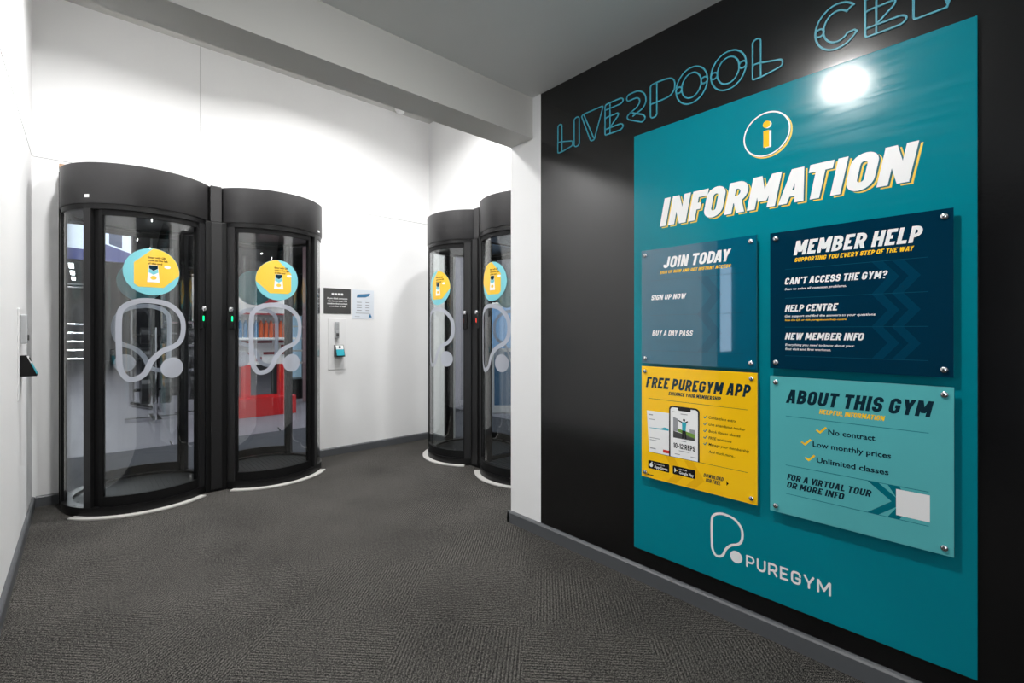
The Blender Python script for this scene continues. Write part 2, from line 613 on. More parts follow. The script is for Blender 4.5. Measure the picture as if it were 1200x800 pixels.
def caps(text, u0, v0, u1, v1, th=0.2, cw=0.56, gap=0.10, space=0.24, shear=0.2, cap='square'):
    """block capitals filling the box (u0, v0)-(u1, v1); returns polygons in (u, v)"""
    polys = []
    lay = [0]

    def mark(fn, *a):
        new = []
        fn(new, *a)
        lay[0] += 1
        polys.extend(Layered(q, lay[0] % 7) for q in new)
    x = 0.0
    for i, ch in enumerate(text):
        if ch == ' ':
            x += space
            continue
        if i and text[i - 1:i + 1] in ('AT', 'TA', 'AY', 'DA', 'PA', 'VI', 'LT', 'AV', 'YA', 'FO'):
            x -= 0.5 * gap + 0.06
        wf, ops = GLY[ch]
        W = max(th, cw * wf)
        X = lambda a: x + th / 2 + a * (W - th) if W > th else x + th / 2
        Y = lambda a: th / 2 + a * (1 - th)
        for op in ops:
            if op[0] == 's':
                pts = [(X(p[0]), Y(p[1])) + tuple(p[2:]) for p in op[1]]
                q = op[1]
                at = lambda e, d: (e[1] in (0, 1)) if abs(e[0] - d[0]) < 1e-6 else (e[0] in (0, 1))
                mark(ribbon, fillet(pts, bool(op[2])), th, bool(op[2]), cap, (at(q[0], q[1]), at(q[-1], q[-2])))
            elif op[0] == 'b':
                mark(ribbon, [(X(op[1]), Y(op[2])), (X(op[3]), Y(op[4]))], th * 0.8, False, 'butt')
            else:
                _, ax, ay, cx_, cy = op
                if cap == 'round':
                    mark(ribbon, [(X(ax), Y(ay)), (X(cx_), Y(cy))], th, False, cap)
                else:
                    dx, dy = X(cx_) - X(ax), cy - ay
                    hw = th / 2 * min(1.35, math.hypot(dx, dy) / abs(dy))
                    hw = min(hw, th * 0.62)
                    lay[0] += 1
                    polys.append(Layered([(X(ax) - hw, ay), (X(ax) + hw, ay), (X(cx_) + hw, cy), (X(cx_) - hw, cy)], lay[0] % 7))
        x += W + gap
    polys = [Layered([(px + py * shear, py) for px, py in p], p.k) for p in polys]
    return fit(polys, u0, v0, u1, v1)


class Layered(list):
    """one stroke of a letter; k keeps overlapping strokes a hair apart"""
    def __init__(self, pts, k=0):
        super().__init__(pts)
        self.k = k


def keep(q, pts):
    return Layered(pts, getattr(q, 'k', 0))


def fit(polys, u0, v0, u1, v1):
    xs = [p[0] for q in polys for p in q]
    ys = [p[1] for q in polys for p in q]
    a, b, c, d = min(xs), max(xs), min(ys), max(ys)
    if v1 is None:
        k = (u1 - u0) / (b - a)
        return [keep(q, [(u0 + (px - a) * k, v0 + py * k) for px, py in q]) for q in polys]
    return [keep(q, [(u0 + (px - a) * (u1 - u0) / (b - a), v0 + (py - c) * (v1 - v0) / (d - c)) for px, py in q]) for q in polys]


def script(text, u0, v0, u1, xh=None, shear=0.18, bold=0.018):
    """mixed-case lettering from the built-in font; u0..u1 wide, cap height xh, baseline v0"""
    c = bpy.data.curves.new('t', 'FONT')
    c.body = text
    c.size = 1
    c.shear = shear
    c.offset = bold
    c.resolution_u = 2
    o = bpy.data.objects.new('t', c)
    COL.objects.link(o)
    dg = bpy.context.evaluated_depsgraph_get()
    dg.update()
    me = bpy.data.meshes.new_from_object(o.evaluated_get(dg))
    polys = [[tuple(me.vertices[i].co[:2]) for i in p.vertices] for p in me.polygons]
    bpy.data.objects.remove(o)
    bpy.data.curves.remove(c)
    bpy.data.meshes.remove(me)
    xs = [p[0] for q in polys for p in q]
    a, b = min(xs), max(xs)
    kx = (u1 - u0) / (b - a)
    ky = (xh / 0.73) if xh else kx
    return [[(u0 + (px - a) * kx, v0 + py * ky) for px, py in q] for q in polys]


def shift(polys, du, dv):
    return [keep(q, [(a + du, b + dv) for a, b in q]) for q in polys]


def flat(polys, lift, thick=0.0004):
    """polygons in (u, v) on a right-hand-wall plate: u = along -Y, v = up, lift = towards -X"""
    bm = B()
    for q in polys:
        e = getattr(q, 'k', 0) * 3e-5
        vs_ = [bm.verts.new((-lift - e, -a, b)) for a, b in q]
        try:
            bm.faces.new(vs_)
        except ValueError:
            pass
    return bm


def flat_y(polys, lift):
    """same on a back-wall plate: u = along +X, lift towards -Y"""
    bm = B()
    for q in polys:
        bm.faces.new([bm.verts.new((a, -lift, b)) for a, b in q])
    return bm


def rule(u0, u1, v, t=0.0016):
    return [[(u0, v - t / 2), (u1, v - t / 2), (u1, v + t / 2), (u0, v + t / 2)]]


def rect(u0, v0, u1, v1):
    return [[(u0, v0), (u1, v0), (u1, v1), (u0, v1)]]


def rrect(u0, v0, u1, v1, r):
    return [fillet([(u0, v0, r), (u1, v0, r), (u1, v1, r), (u0, v1, r)], True)]


def tick(u0, v0, u1, v1, t):
    f = []
    ribbon(f, [(u0, v0 + (v1 - v0) * .42), (u0 + (u1 - u0) * .38, v0 + (v1 - v0) * .08), (u1, v1)], t, False, 'butt')
    return f


def ring(cx, cy, r, w_, n=48, ry=None):
    f = []
    ribbon(f, [(cx + r * cos(2 * pi * i / n), cy + (ry or r) * sin(2 * pi * i / n)) for i in range(n)], w_, True)
    return f


def chevron(u0, v0, u1, v1, t):
    """a '>' band between two heights"""
    vm = (v0 + v1) / 2
    return [[(u0, v1), (u0 + t, v1), (u1 + t, vm), (u1, vm)], [(u0, v0), (u0 + t, v0), (u1 + t, vm), (u1, vm)]]


LOGO = [(-0.9362, 0.3967), (-0.928, 0.4209), (-0.9061, 0.4341), (-0.8792, 0.4375), (-0.8425, 0.4296), (-0.8169, 0.4059), (-0.8094, 0.3771),
        (-0.8144, 0.3469), (-0.8297, 0.3299), (-0.8555, 0.3176), (-0.8766, 0.2946), (-0.8872, 0.2696), (-0.9007, 0.2569), (-0.9197, 0.2556),
        (-0.9335, 0.278), (-0.9362, 0.3151)]


def smooth_loop(pts, n=5):
    """closed Catmull-Rom through the points"""
    out = []
    N = len(pts)
    for i in range(N):
        p0, p1, p2, p3 = (Vector(pts[(i + k) % N]) for k in (-1, 0, 1, 2))
        for k in range(n):
            t = k / n
            q = 0.5 * ((2 * p1) + (p2 - p0) * t + (2 * p0 - 5 * p1 + 4 * p2 - p3) * t * t + (3 * p1 - p0 - 3 * p2 + p3) * t ** 3)
            out.append((q.x, q.y))
    return out


# ------------------------------------------------------------------ the setting
def struct(name, bm, m, parent=None, label=None):
    o = obj(name, bm, m, parent, label)
    if not parent:
        o['kind'] = 'structure'
    return o


XL, XR, XA = -0.263, 2.003, 2.89        # left wall, black right wall, alcove wall on the right
YB, YP = 4.60, 2.236                    # back wall, far edge of the right wall
ZF, ZB, ZL = 2.597, 2.354, 3.53         # foyer ceiling, beam underside, lobby ceiling

struct('floor', bx(-3.2, 2.95, -3.0, 4.66, -0.05, 0.0), M['carpet'])
bm = B()
box(bm, -8, 14, 6.15, 26, -0.05, 0.0)
box(bm, 4.3, 14, -3, 6.15, -0.05, 0.0)
struct('floor_gym', bm, M['gymfloor'])
bm = B()
box(bm, -8, 4.3, 4.66, 6.15, -0.05, 0.0)
box(bm, 2.95, 4.3, -3, 4.66, -0.05, 0.0)
struct('floor_gym_mat', bm, M['gymmat'])

struct('wall_left', bx(XL - 0.3, XL, 2.06, 4.75, 0, ZL), M['white'])
bm = B()
box(bm, XL, -0.128, YB, YB + 0.12, 0, ZL)
box(bm, 1.606, XA + 0.12, YB, YB + 0.12, 0, ZL)
box(bm, -0.128, 1.606, YB, YB + 0.12, 2.375, ZL)
struct('wall_back', bm, M['white'])
bm = B()
box(bm, XA, XA + 0.12, 2.356, 2.44, 0, ZL)
box(bm, XA, XA + 0.12, 4.27, YB, 0, ZL)
box(bm, XA, XA + 0.12, 2.44, 4.27, 2.345, ZL)
struct('wall_alcove', bm, M['white'])
bm = B()
box(bm, XR, XR + 0.25, 1.972, YP, 0, ZL)
box(bm, XR + 0.25, XA + 0.12, YP - 0.12, YP, 0, ZL)
struct('wall_pillar', bm, M['white'])
struct('wall_right', bx(XR, XR + 0.25, -3.0, 1.972, 0, ZF + 0.1), M['blackwall'])
struct('ceiling', bx(-3.2, XR, -3.0, 2.04, ZF, ZF + 0.1), M['ceil'])
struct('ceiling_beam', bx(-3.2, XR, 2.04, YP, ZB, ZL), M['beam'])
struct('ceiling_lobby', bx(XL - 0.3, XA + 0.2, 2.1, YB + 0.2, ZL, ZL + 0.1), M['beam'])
# the foyer behind the camera
struct('wall_front', bx(-3.2, XR, -3.1, -3.0, 0, ZF), M['darkroom'])
bm = B()
box(bm, -3.3, -3.2, -3.0, -2.9, 0, ZF)
box(bm, -3.3, -3.2, -0.7, 2.2, 0, ZF)
box(bm, -3.3, -3.2, -2.9, -0.7, 2.4, ZF)
struct('wall_foyer', bm, M['darkroom'])
struct('window_fill', bx(-3.26, -3.24, -2.9, -0.7, 0, 2.4), mat('added_fill_glazing', srgb(220, 226, 235), 0.4, emit=(0.90, 0.95, 1.0, 1), emit_s=3.2))  # unseen glowing window, added to lift the foyer ceiling and the board
for k, y in enumerate((-2.87, -1.8, -0.73)):
    struct('trim_%d' % (5 + k), bx(-3.24, -3.18, y - 0.03, y + 0.03, 0, 2.4), M['iron'])  # glazing bars of the added window
bm = B()
box(bm, -3.2, XL - 0.3, 2.06, 2.16, 0, 1.0)
box(bm, -3.2, XL - 0.3, 2.06, 2.16, 1.85, ZF)
box(bm, -3.2, -0.97, 2.06, 2.16, 1.0, 1.85)
box(bm, -0.63, XL - 0.3, 2.06, 2.16, 1.0, 1.85)
struct('wall_foyer_side', bm, M['darkroom'])
# the gym around the lobby
struct('ceiling_gym', bx(-8, 14, -3, 26, 4.2, 4.3), M['gymceil'])
bm = B()
box(bm, -8, 14, 26, 26.1, 0, 4.2)
struct('wall_gym_far', bm, M['darkroom'])
struct('wall_gym_left', bx(-8.1, -8, 4.7, 26, 0, 4.2), M['darkroom'])
struct('wall_gym_right', bx(14, 14.1, -3, 26, 0, 4.2), M['darkroom'])
struct('wall_gym_near', bx(XA + 0.12, 14, -3.1, -3, 0, 4.2), M['darkroom'])

# sheet joints in the white lining
struct('trim_1', bx(XL, XA, YB - 0.0012, YB, 2.392, 2.396), M['gap'])
struct('trim_2', bx(0.709, 0.713, YB - 0.0012, YB, 2.396, ZL), M['gap'])
struct('trim_3', bx(XL, XL + 0.0012, 2.1, YB, 2.392, 2.396), M['gap'])
struct('trim_4', bx(-0.128, 0.12, YB + 0.004, YB + 0.11, 2.352, 2.375), M['wood'])


def skirting(name, a, b, nrm, h=0.066, d=0.018):
    a, b, n = Vector(a), Vector(b), Vector(nrm)
    bm = B()
    prof = [(0, 0), (d, 0), (d, h - 0.004), (d - 0.006, h + 0.003), (0, h + 0.006)]
    A = [bm.verts.new((a.x + n.x * p, a.y + n.y * p, z)) for p, z in prof]
    C = [bm.verts.new((b.x + n.x * p, b.y + n.y * p, z)) for p, z in prof]
    k = len(prof)
    for i in range(k):
        f = bm.faces.new((A[i], A[(i + 1) % k], C[(i + 1) % k], C[i]))
    bm.faces.new(A)
    bm.faces.new(C[::-1])
    struct(name, bm, M['skirt'])


skirting('baseboard_right', (XR, -3.0), (XR, YP + 0.018), (-1, 0))
skirting('baseboard_pillar', (XR - 0.018, YP), (XA, YP), (0, 1))
skirting('baseboard_left', (XL, 2.06), (XL, YB), (1, 0))
skirting('baseboard_back', (1.61, YB), (XA, YB), (0, -1))
skirting('baseboard_corner', (XL + 0.018, YB), (-0.13, YB), (0, -1))
skirting('baseboard_alcove', (XA, 4.28), (XA, YB - 0.018), (-1, 0))

# ------------------------------------------------------------------ lamps
LAMPS = []


def downlight(loc, r, power, label, group, color=(1, 0.995, 0.99), spread=radians(152)):
    t = empty('ceiling_downlight', loc)
    tag(t, label, 'ceiling light', group)
    bm = B()
    lathe(bm, [(r, -0.001), (r * 1.25, -0.001), (r * 1.25, -0.006), (r * 1.0, -0.010), (r, -0.001)], 32)
    obj('rim', bm, M['plastic_white'], t, smooth=True)
    bm = B()
    lathe(bm, [(0, -0.002), (r, -0.002), (r, -0.004), (0, -0.004)], 32)
    obj('diffuser', bm, M['lamp'], t)
    l = area('downlight_glow', (loc[0], loc[1], loc[2] - 0.02), r * 1.8, power, color, spread=spread)
    return t


for i, (x, y) in enumerate(((0.20, 3.30), (1.55, 3.50), (2.45, 2.95))):
    downlight((x, y, ZL), 0.075, LOBBY_W * (1.0, 1.0, 0.6)[i],
              ('recessed round downlight in the lobby ceiling nearest the left wall',
               'recessed round downlight in the lobby ceiling above the two left doors\' right half',
               'recessed round downlight in the lobby ceiling in front of the right pair of doors')[i], 'lobby downlights')
M['opal'] = mat('opal_lamp_glass', (1, 1, 1, 1), 0.4, emit=(1, 0.985, 0.96, 1), emit_s=FOYER_L)
M['opal_fill'] = mat('opal_fill_glass', (1, 1, 1, 1), 0.4, emit=(1, 0.985, 0.96, 1), emit_s=FOYER_L * 0.35)  # weaker emission for the two lamps added as foyer fill


def dome_light(x, y, label, m='opal'):
    t = empty('ceiling_dome_light', (x, y, ZF))
    tag(t, label, 'ceiling light', 'foyer dome lights')
    bm = B()
    lathe(bm, [(0, 0), (0.080, 0), (0.080, -0.022), (0.073, -0.026), (0, -0.026)], 28)
    obj('lamp_base', bm, M['plastic_white'], t, smooth=True)
    bm = B()
    lathe(bm, [(0, -0.027), (0.070, -0.027)] + [(0.070 * cos(radians(a)), -0.030 - 0.016 * sin(radians(a))) for a in range(0, 90, 15)] + [(0, -0.0461)], 28)
    obj('opal_diffuser', bm, M[m], t, smooth=True)


dome_light(0.83, 0.73, 'opal dome light on the foyer ceiling mirrored at the top of the teal board')
dome_light(-0.9, -0.9, 'added fill dome light on the foyer ceiling behind the camera on the left', 'opal_fill')  # unseen lamp, added as fill light for the foyer
dome_light(0.9, -1.8, 'added fill dome light on the foyer ceiling furthest from the pods', 'opal_fill')  # second unseen fill lamp, added further back

# ------------------------------------------------------------------ security pods
PR = 0.45           # radius of the drum


def bend(bm, R, lift, thick=0.0):
    """wrap a flat (u, v) bmesh (x = u, z = v) on to a cylinder of radius R around the pod axis"""
    xs = [v.co.x for v in bm.verts]
    a, b = min(xs), max(xs)
    step = 0.018
    k = a + step
    while k < b:
        bmesh.ops.bisect_plane(bm, geom=bm.verts[:] + bm.edges[:] + bm.faces[:], plane_co=(k, 0, 0), plane_no=(1, 0, 0))
        k += step
    for v in bm.verts:
        v.co = Vector(pol(R + lift, v.co.x / R, v.co.z))
    return bm


def uvbm(polys):
    bm = B()
    for q in polys:
        try:
            bm.faces.new([bm.verts.new((a, 0, b)) for a, b in q])
        except ValueError:
            pass
    return bm


def clip_disc(poly, cx, cy, r, n=64):
    """convex polygon clipped by a disc (both convex)"""
    c = [(cx + r * cos(2 * pi * i / n), cy + r * sin(2 * pi * i / n)) for i in range(n)]
    out = c
    m = len(poly)
    # clip the disc by each edge of the (counter-clockwise) polygon
    for i in range(m):
        ax, ay = poly[i]
        bx_, by = poly[(i + 1) % m]
        side = lambda p: (bx_ - ax) * (p[1] - ay) - (by - ay) * (p[0] - ax)
        new = []
        for j in range(len(out)):
            p, q = out[j], out[(j + 1) % len(out)]
            sp, sq = side(p), side(q)
            if sp >= 0:
                new.append(p)
            if sp * sq < 0:
                t = sp / (sp - sq)
                new.append((p[0] + (q[0] - p[0]) * t, p[1] + (q[1] - p[1]) * t))
        out = new
    return out


def decals(door, R, flip, words):
    """frosted brand mark and round sticker on the outside of one curved door, door frame: theta 0"""
    k = 2.85                                   # brand mark, scaled up from the board
    cu, cv = -0.8728, 0.3466
    s = -1 if flip else 1
    off = 0.022 * s
    f = []
    loop = [(off + (u - cu) * k, 1.146 + (v - cv) * k) for u, v in smooth_loop(LOGO)]
    ribbon(f, loop, 0.034, True)
    obj('frosted_outline', bend(uvbm(f), R, 0.0015), M['frost'], door)
    f = []
    disc(f, off + 0.109, 0.948, 0.070)
    obj('frosted_dot', bend(uvbm(f), R, 0.0015), M['frost'], door)
    cz, r, c0 = 1.60, 0.157, 0.018 * s
    f = []
    disc(f, c0, cz, r, n=56)
    st = obj('round_sticker', bend(uvbm(f), R, 0.0022), M['mat_teal'], door)
    hexa = [(-0.099, cz + 0.056), (-0.099, cz - 0.083), (-0.075, cz - 0.104), (0.060, cz - 0.104), (0.30, cz + 0.13), (0.30, cz + 0.30), (0.15, cz + 0.30)]
    poly = [(c0 + s * a, b) for a, b in hexa]
    if s < 0:
        poly = poly[::-1]
    obj('yellow_patch', bend(uvbm([clip_disc(poly, c0, cz, r - 0.002)]), R, 0.0028), M['mat_yellow'], st)
    f = []
    for i, t in enumerate(words):
        f += script(t, c0 - 0.026, cz + 0.090 - i * 0.020, c0 - 0.026 + (0.098, 0.110, 0.078)[i], 0.0135, shear=0.0, bold=0.02)
    obj('sticker_text', bend(uvbm(f), R, 0.0034), M['ink_black'], st)
    q = c0 + 0.004
    f = [[(q - 0.034, cz - 0.070), (q + 0.034, cz - 0.070), (q + 0.024, cz + 0.046), (q - 0.024, cz + 0.046)]]
    obj('pass_card', bend(uvbm(f), R, 0.0036), M['ink_white_matt'], st)
    f = [[(q - 0.0235, cz + 0.044), (q + 0.0235, cz + 0.044), (q + 0.024, cz + 0.022), (q, cz + 0.006), (q - 0.024, cz + 0.022)]]
    obj('card_crest', bend(uvbm(f), R, 0.0042), M['ink_navy'], st)
    f = [[(q - 0.024, cz + 0.020), (q, cz + 0.004), (q + 0.024, cz + 0.020), (q + 0.026, cz - 0.004), (q, cz - 0.020), (q - 0.026, cz - 0.004)]]
    obj('card_band', bend(uvbm(f), R, 0.0042), M['mat_teal'], st)
    f = []
    disc(f, q, cz - 0.040, 0.017, 0.013, 20)
    obj('card_mark', bend(uvbm(f), R, 0.0042), M['mat_yellow'], st)
    f = []
    disc(f, c0 + 0.082, cz + 0.038, 0.019, 0.010, 20)
    obj('speech_bubble', bend(uvbm(f), R, 0.0036), M['ink_white_matt'], st)
    return st


def curved_door(name, root, centre, flip, words, lo, hi, stiles):
    """a curved sliding leaf: root frame rotated to face 'centre' degrees"""
    d = empty(name, (0, 0, 0), radians(centre))
    d.parent = root
    bm = B()
    sector(bm, 0.418, 0.426, lo, hi, 0.125, 1.955, 30)
    obj('curved_glass', bm, M['glass'], d, smooth=True)
    bm = B()
    sector(bm, 0.410, 0.433, lo, hi, 0.062, 0.125, 30)
    obj('bottom_rail', bm, M['rail'], d, smooth=True)
    bm = B()
    sector(bm, 0.410, 0.433, lo, hi, 1.955, 1.992, 30)
    obj('top_rail', bm, M['rail'], d, smooth=True)
    for a, b in stiles:
        bm = B()
        sector(bm, 0.408, 0.434, a, b, 0.062, 1.992, 3)
        obj('door_stile', bm, M['rail'], d)
    decals(d, 0.426, flip, words)
    return d


def cut(bm, x):
    """slice a pod part flat where it meets the column"""
    bmesh.ops.bisect_plane(bm, geom=bm.verts[:] + bm.edges[:] + bm.faces[:], plane_co=(x, 0, 0), plane_no=(x, 0, 0), clear_outer=True)
    edges = [e for e in bm.edges if e.is_boundary]
    if edges:
        bmesh.ops.holes_fill(bm, edges=edges, sides=0)
    return bm


def pod(loc, rz, label, reader_side, led, flip, side):
    root = empty('security_door_pod', loc, rz)
    tag(root, label, 'door', 'cylindrical security doors')
    # header drum with cap and a dark recess under it
    bm = B()
    lathe(bm, [(0, 2.292), (PR - 0.006, 2.292), (PR, 2.288), (PR, 2.032), (PR - 0.004, 2.026), (0, 2.026)], 96)
    obj('header_drum', cut(bm, reader_side * 0.375), M['steel_dark'], root, smooth=True)
    bm = B()
    sector(bm, 0.40, 0.441, -180, 180, 1.992, 2.026, 96)
    obj('head_ring', cut(bm, reader_side * 0.340), M['black'], root, smooth=True)
    bm = B()
    lathe(bm, [(0, 2.024), (0.40, 2.024), (0.40, 2.010), (0, 2.010)], 48)
    obj('inner_canopy', cut(bm, reader_side * 0.340), M['black'], root)
    # base
    bm = B()
    sector(bm, 0.385, 0.444, -180, 180, 0.0, 0.060, 96)
    obj('base_ring', cut(bm, reader_side * 0.340), M['black'], root, smooth=True)
    bm = B()
    lathe(bm, [(0, 0.0), (0.384, 0.0), (0.384, 0.044), (0, 0.044)], 64)
    for i in range(-11, 12):
        y = i * 0.033
        hx = math.sqrt(max(0, 0.37 ** 2 - y * y))
        if hx > 0.03:
            box(bm, y - 0.011, y + 0.011, -hx, hx, 0.044, 0.047)
    obj('ribbed_floor_mat', cut(bm, reader_side * 0.340), M['rubber'], root)
    bm = B()
    sector(bm, 0.446, 0.492, -56 if reader_side > 0 else -43, 56 if reader_side < 0 else 43, 0.0, 0.007, 60)
    obj('threshold_strip', bm, M['alu'], root, smooth=True)
    # uprights
    for a in (0, 180):
        for s in (-1, 1):
            inner = a == 0 and s == reader_side          # the post beside the column
            bm = B()
            sector(bm, 0.404, 0.446, a + s * (42.2 if inner else 41.5), a + s * (49.6 if inner else 47.5 if a == 0 else 45.5), 0.06, 1.992, 3)
            cut(bm, reader_side * 0.340)
            obj('door_post', bm, M['anthracite'], root)
            if not inner:
                bm = B()
                sector(bm, 0.392, 0.420, a + s * (36.5 if a == 0 else 38.5), a + s * 41.3, 0.06, 1.992, 3)
                obj('post_jamb', bm, M['rail'], root)
    for s in (-reader_side,):
        bm = B()
        sector(bm, 0.425, 0.434, s * 48, s * 84, 0.06, 1.992, 14)
        obj('side_glass', bm, M['glass'], root, smooth=True)
        bm = B()
        sector(bm, 0.425, 0.434, s * 97, s * 132, 0.06, 1.992, 14)
        obj('side_glass', bm, M['glass'], root, smooth=True)
        bm = B()
        sector(bm, 0.415, 0.446, s * 84.2, s * 96.8, 0.06, 1.992, 4)
        obj('wall_post', bm, M['black'], root)
    words = ('Enter with QR', 'code to the ' + side, 'of this pod')
    if reader_side > 0:
        curved_door('front_door', root, 0, flip, words, -36, 42, ((-36, -33), (40.8, 42)))
    else:
        curved_door('front_door', root, 0, flip, words, -42, 36, ((33, 36), (-42, -40.8)))
    curved_door('rear_door', root, 180, True, ('Enter with QR', 'code to the right', 'of this pod'), -38.3, 38.3, ())
    # reader on the outer post
    a = radians(reader_side * 43.5)
    r = empty('entry_reader', pol(0.447, a, 1.29), a)
    r.parent = root
    bm = B()
    box(bm, -0.020, 0.020, -0.030, 0.0, -0.070, 0.070, 0.005)
    obj('reader_body', bm, M['black'], r)
    bm = B()
    lathe(bm, [(0, -0.02), (0.014, -0.016), (0.019, 0.0), (0.014, 0.016), (0, 0.02)], 20, (0, -0.028, 0.074))
    obj('scanner_knob', bm, M['chrome'], r, smooth=True)
    x = -0.012 * reader_side
    obj('indicator_light', bx(x - 0.005, x + 0.005, -0.033, -0.029, -0.014, 0.022, bev=0.002), M[led], r)
    # latch at the foot of the rear leaf
    bm = B()
    bar(bm, pol(0.400, radians(150), 0.30), pol(0.375, radians(146), 0.275), 0.006)
    obj('door_latch', bm, M['chrome'], root)
    return root


p1 = pod((0.328, 4.43, 0), 0, 'charcoal cylindrical security pod with curved glass door nearest the left wall', 1, 'green_led', False, 'left')
p2 = pod((1.152, 4.43, 0), 0, 'charcoal cylindrical security pod with a red display stand seen through its glass', -1, 'green_led', True, 'right')
p3 = pod((2.865, 3.755, 0), -pi / 2, 'charcoal cylindrical security pod on the right-hand wall, nearest the back corner', 1, 'unlit_led', False, 'left')
p4 = pod((2.865, 2.93, 0), -pi / 2, 'charcoal cylindrical security pod partly hidden behind the white pillar', -1, 'red_led', True, 'right')
bm = B()
box(bm, 0.108, 0.128, -0.4515, -0.449, 2.045, 2.062)


def header_tag(root, a, z, w_, h):
    bm = B()
    hw = math.degrees(w_ / 2 / PR)
    sector(bm, PR + 0.0005, PR + 0.002, a - hw, a + hw, z, z + h, 3)
    obj('maker_label', bm, M['ink_white_matt'], root, label='small white maker\'s label on the header')


bm.free()
header_tag(p1, -44, 2.062, 0.030, 0.020)
header_tag(p2, 50, 2.046, 0.040, 0.016)


def column(loc, rz, label):
    root = empty('door_column', loc, rz)
    tag(root, label, 'column', 'columns between the door pods')
    bm = B()
    box(bm, -0.070, 0.070, -0.292, -0.170, 0, 2.020, 0.004)
    box(bm, -0.0895, 0.0895, -0.266, -0.175, 0.064, 1.988)
    obj('column_shaft', bm, M['black'], root)
    bm = B()
    box(bm, -0.036, 0.036, -0.285, 0.28, 2.022, 2.290, 0.003)
    obj('party_glass', bx(-0.004, 0.004, -0.1695, 0.30, 0.064, 1.988), M['glass'], root)
    obj('column_head', bm, M['steel_dark'], root)
    bm = B()
    box(bm, -0.036, 0.036, -0.300, -0.292, 0.02, 2.012, 0.003)
    obj('cover_strip', bm, M['anthracite'], root)
    return root


column((0.740, 4.43, 0), 0, 'black square column between the two pods on the back wall')
column((2.865, 3.3425, 0), -pi / 2, 'black square column between the two pods on the right-hand wall')
# side frame at the left of the first pod
root = obj('door_side_frame', bx(-0.128, -0.117, 4.53, 4.72, 0, 2.30, bev=0.003), M['black'])
tag(root, 'slim black upright closing the gap between pod and left wall corner', 'door frame')
obj('cover_bead', bx(-0.1165, -0.113, 4.54, 4.55, 0.02, 2.28), M['chrome'], root)
# ------------------------------------------------------------------ information board
XB = 1.985
board = obj('information_board', bx(0, 0.013, -0.597, 0.597, -0.994, 0.994, bev=0.001), M['board'])
board.location = (XB, 0.7245, 1.150)
tag(board, 'tall glossy teal information board mounted on the black wall', 'notice board')
BO = lambda polys: shift(polys, 0.7245, -1.150)      # wall (u, v) -> board frame (u measured from the board centre)


def on_board(name, polys, m, lift, parent=None, label=None):
    return obj(name, flat(BO(polys), lift), M[m] if isinstance(m, str) else m, parent or board, label)


M['heading_gap'] = mat('heading_teal_gap', srgb(0, 96, 108), 0.3)
INF = caps('INFORMATION', -1.1818, 1.6837, -0.2606, 1.8098, th=0.225, cw=0.60, gap=0.085, shear=0.19)
sh = on_board('heading_shadow', shift(INF, 0.0105, -0.0085), 'ink_yellow_pale', 0.0004, label='yellow offset outline behind the heading')
on_board('heading_gap', shift(INF, 0.0052, -0.0042), 'heading_gap', 0.0008, label='dark teal gap between heading and outline')
on_board('heading_lettering', INF, 'ink_white_matt', 0.0013, label='bold white italic word INFORMATION')
cx, cy, cr = -0.7194, 1.9705, 0.0835
g = []
disc(g, cx + 0.0065, cy - 0.0075, cr + 0.0030, n=64)
on_board('icon_ring_shadow', g, 'ink_yellow_pale', 0.0003, label='yellow offset ring')
g = []
disc(g, cx + 0.002, cy - 0.0025, cr + 0.0022, n=64)
on_board('icon_disc', g, 'board', 0.0006)
on_board('icon_ring', ring(cx, cy, cr, 0.0052, 64), 'ink_white_matt', 0.0009)
f = rect(-0.7228, 1.9165, -0.7008, 1.9810)
g = []
disc(g, -0.7130, 2.0055, 0.0135)
on_board('icon_letter_shadow', f + g, 'ink_white_matt', 0.0009)
f = rect(-0.7295, 1.9200, -0.7085, 1.9842)
g = []
disc(g, -0.7180, 2.0085, 0.0135)
on_board('icon_letter', f + g, 'ink_yellow', 0.0013, label='yellow letter i')
f = []
ribbon(f, smooth_loop(LOGO), 0.0098, True)
on_board('logo_outline', f, 'ink_white_matt', 0.0008, label='white rounded P outline')
f = []
disc(f, -0.8345, 0.2770, 0.0245)
on_board('logo_dot', f, 'ink_white_matt', 0.0008)
on_board('logo_lettering', caps('PUREGYM', -0.7958, 0.2524, -0.5019, 0.3009, th=0.17, cw=0.80, gap=0.20, shear=0, cap='round'), 'ink_white_matt', 0.0008)

# ------------------------------------------------------------------ acrylic panels
XPN = 1.955
PANELS = {}


def panel(label, u0, v0, u1, v1, face, edge):
    cu, cv = (u0 + u1) / 2, (v0 + v1) / 2
    hu, hv = (u1 - u0) / 2, (v1 - v0) / 2
    bm = B()
    fs = box(bm, 0, 0.006, -hu, hu, -hv, hv)
    for f in fs:
        if all(abs(v.co.x) < 1e-6 for v in f.verts):
            f.material_index = 0
        else:
            f.material_index = 1
    o = obj('acrylic_panel', bm, [face, edge])
    o.location = (XPN, -cu, cv)
    tag(o, label, 'sign panel', 'square acrylic panels on the teal board')
    for a in (-1, 1):
        for b in (-1, 1):
            bm = B()
            lathe(bm, [(0, 0.0085), (0.006, 0.008), (0.0088, 0.006), (0.0095, 0.002), (0.0095, 0.0), (0.006, 0.0), (0.006, -0.0295), (0, -0.0295)], 24)
            bmesh.ops.rotate(bm, verts=bm.verts, cent=(0, 0, 0), matrix=Matrix.Rotation(-pi / 2, 3, 'Y'))
            bmesh.ops.translate(bm, verts=bm.verts, vec=(-0.0002, a * (hu - 0.021), b * (hv - 0.023)))
            obj('standoff_screw', bm, M['chrome'], o, smooth=True)

    def add(name, polys, m, lift=0.0004, lab=None):
        return obj(name, flat(shift(polys, -cu, -cv), lift), M[m], o, lab)
    return o, add


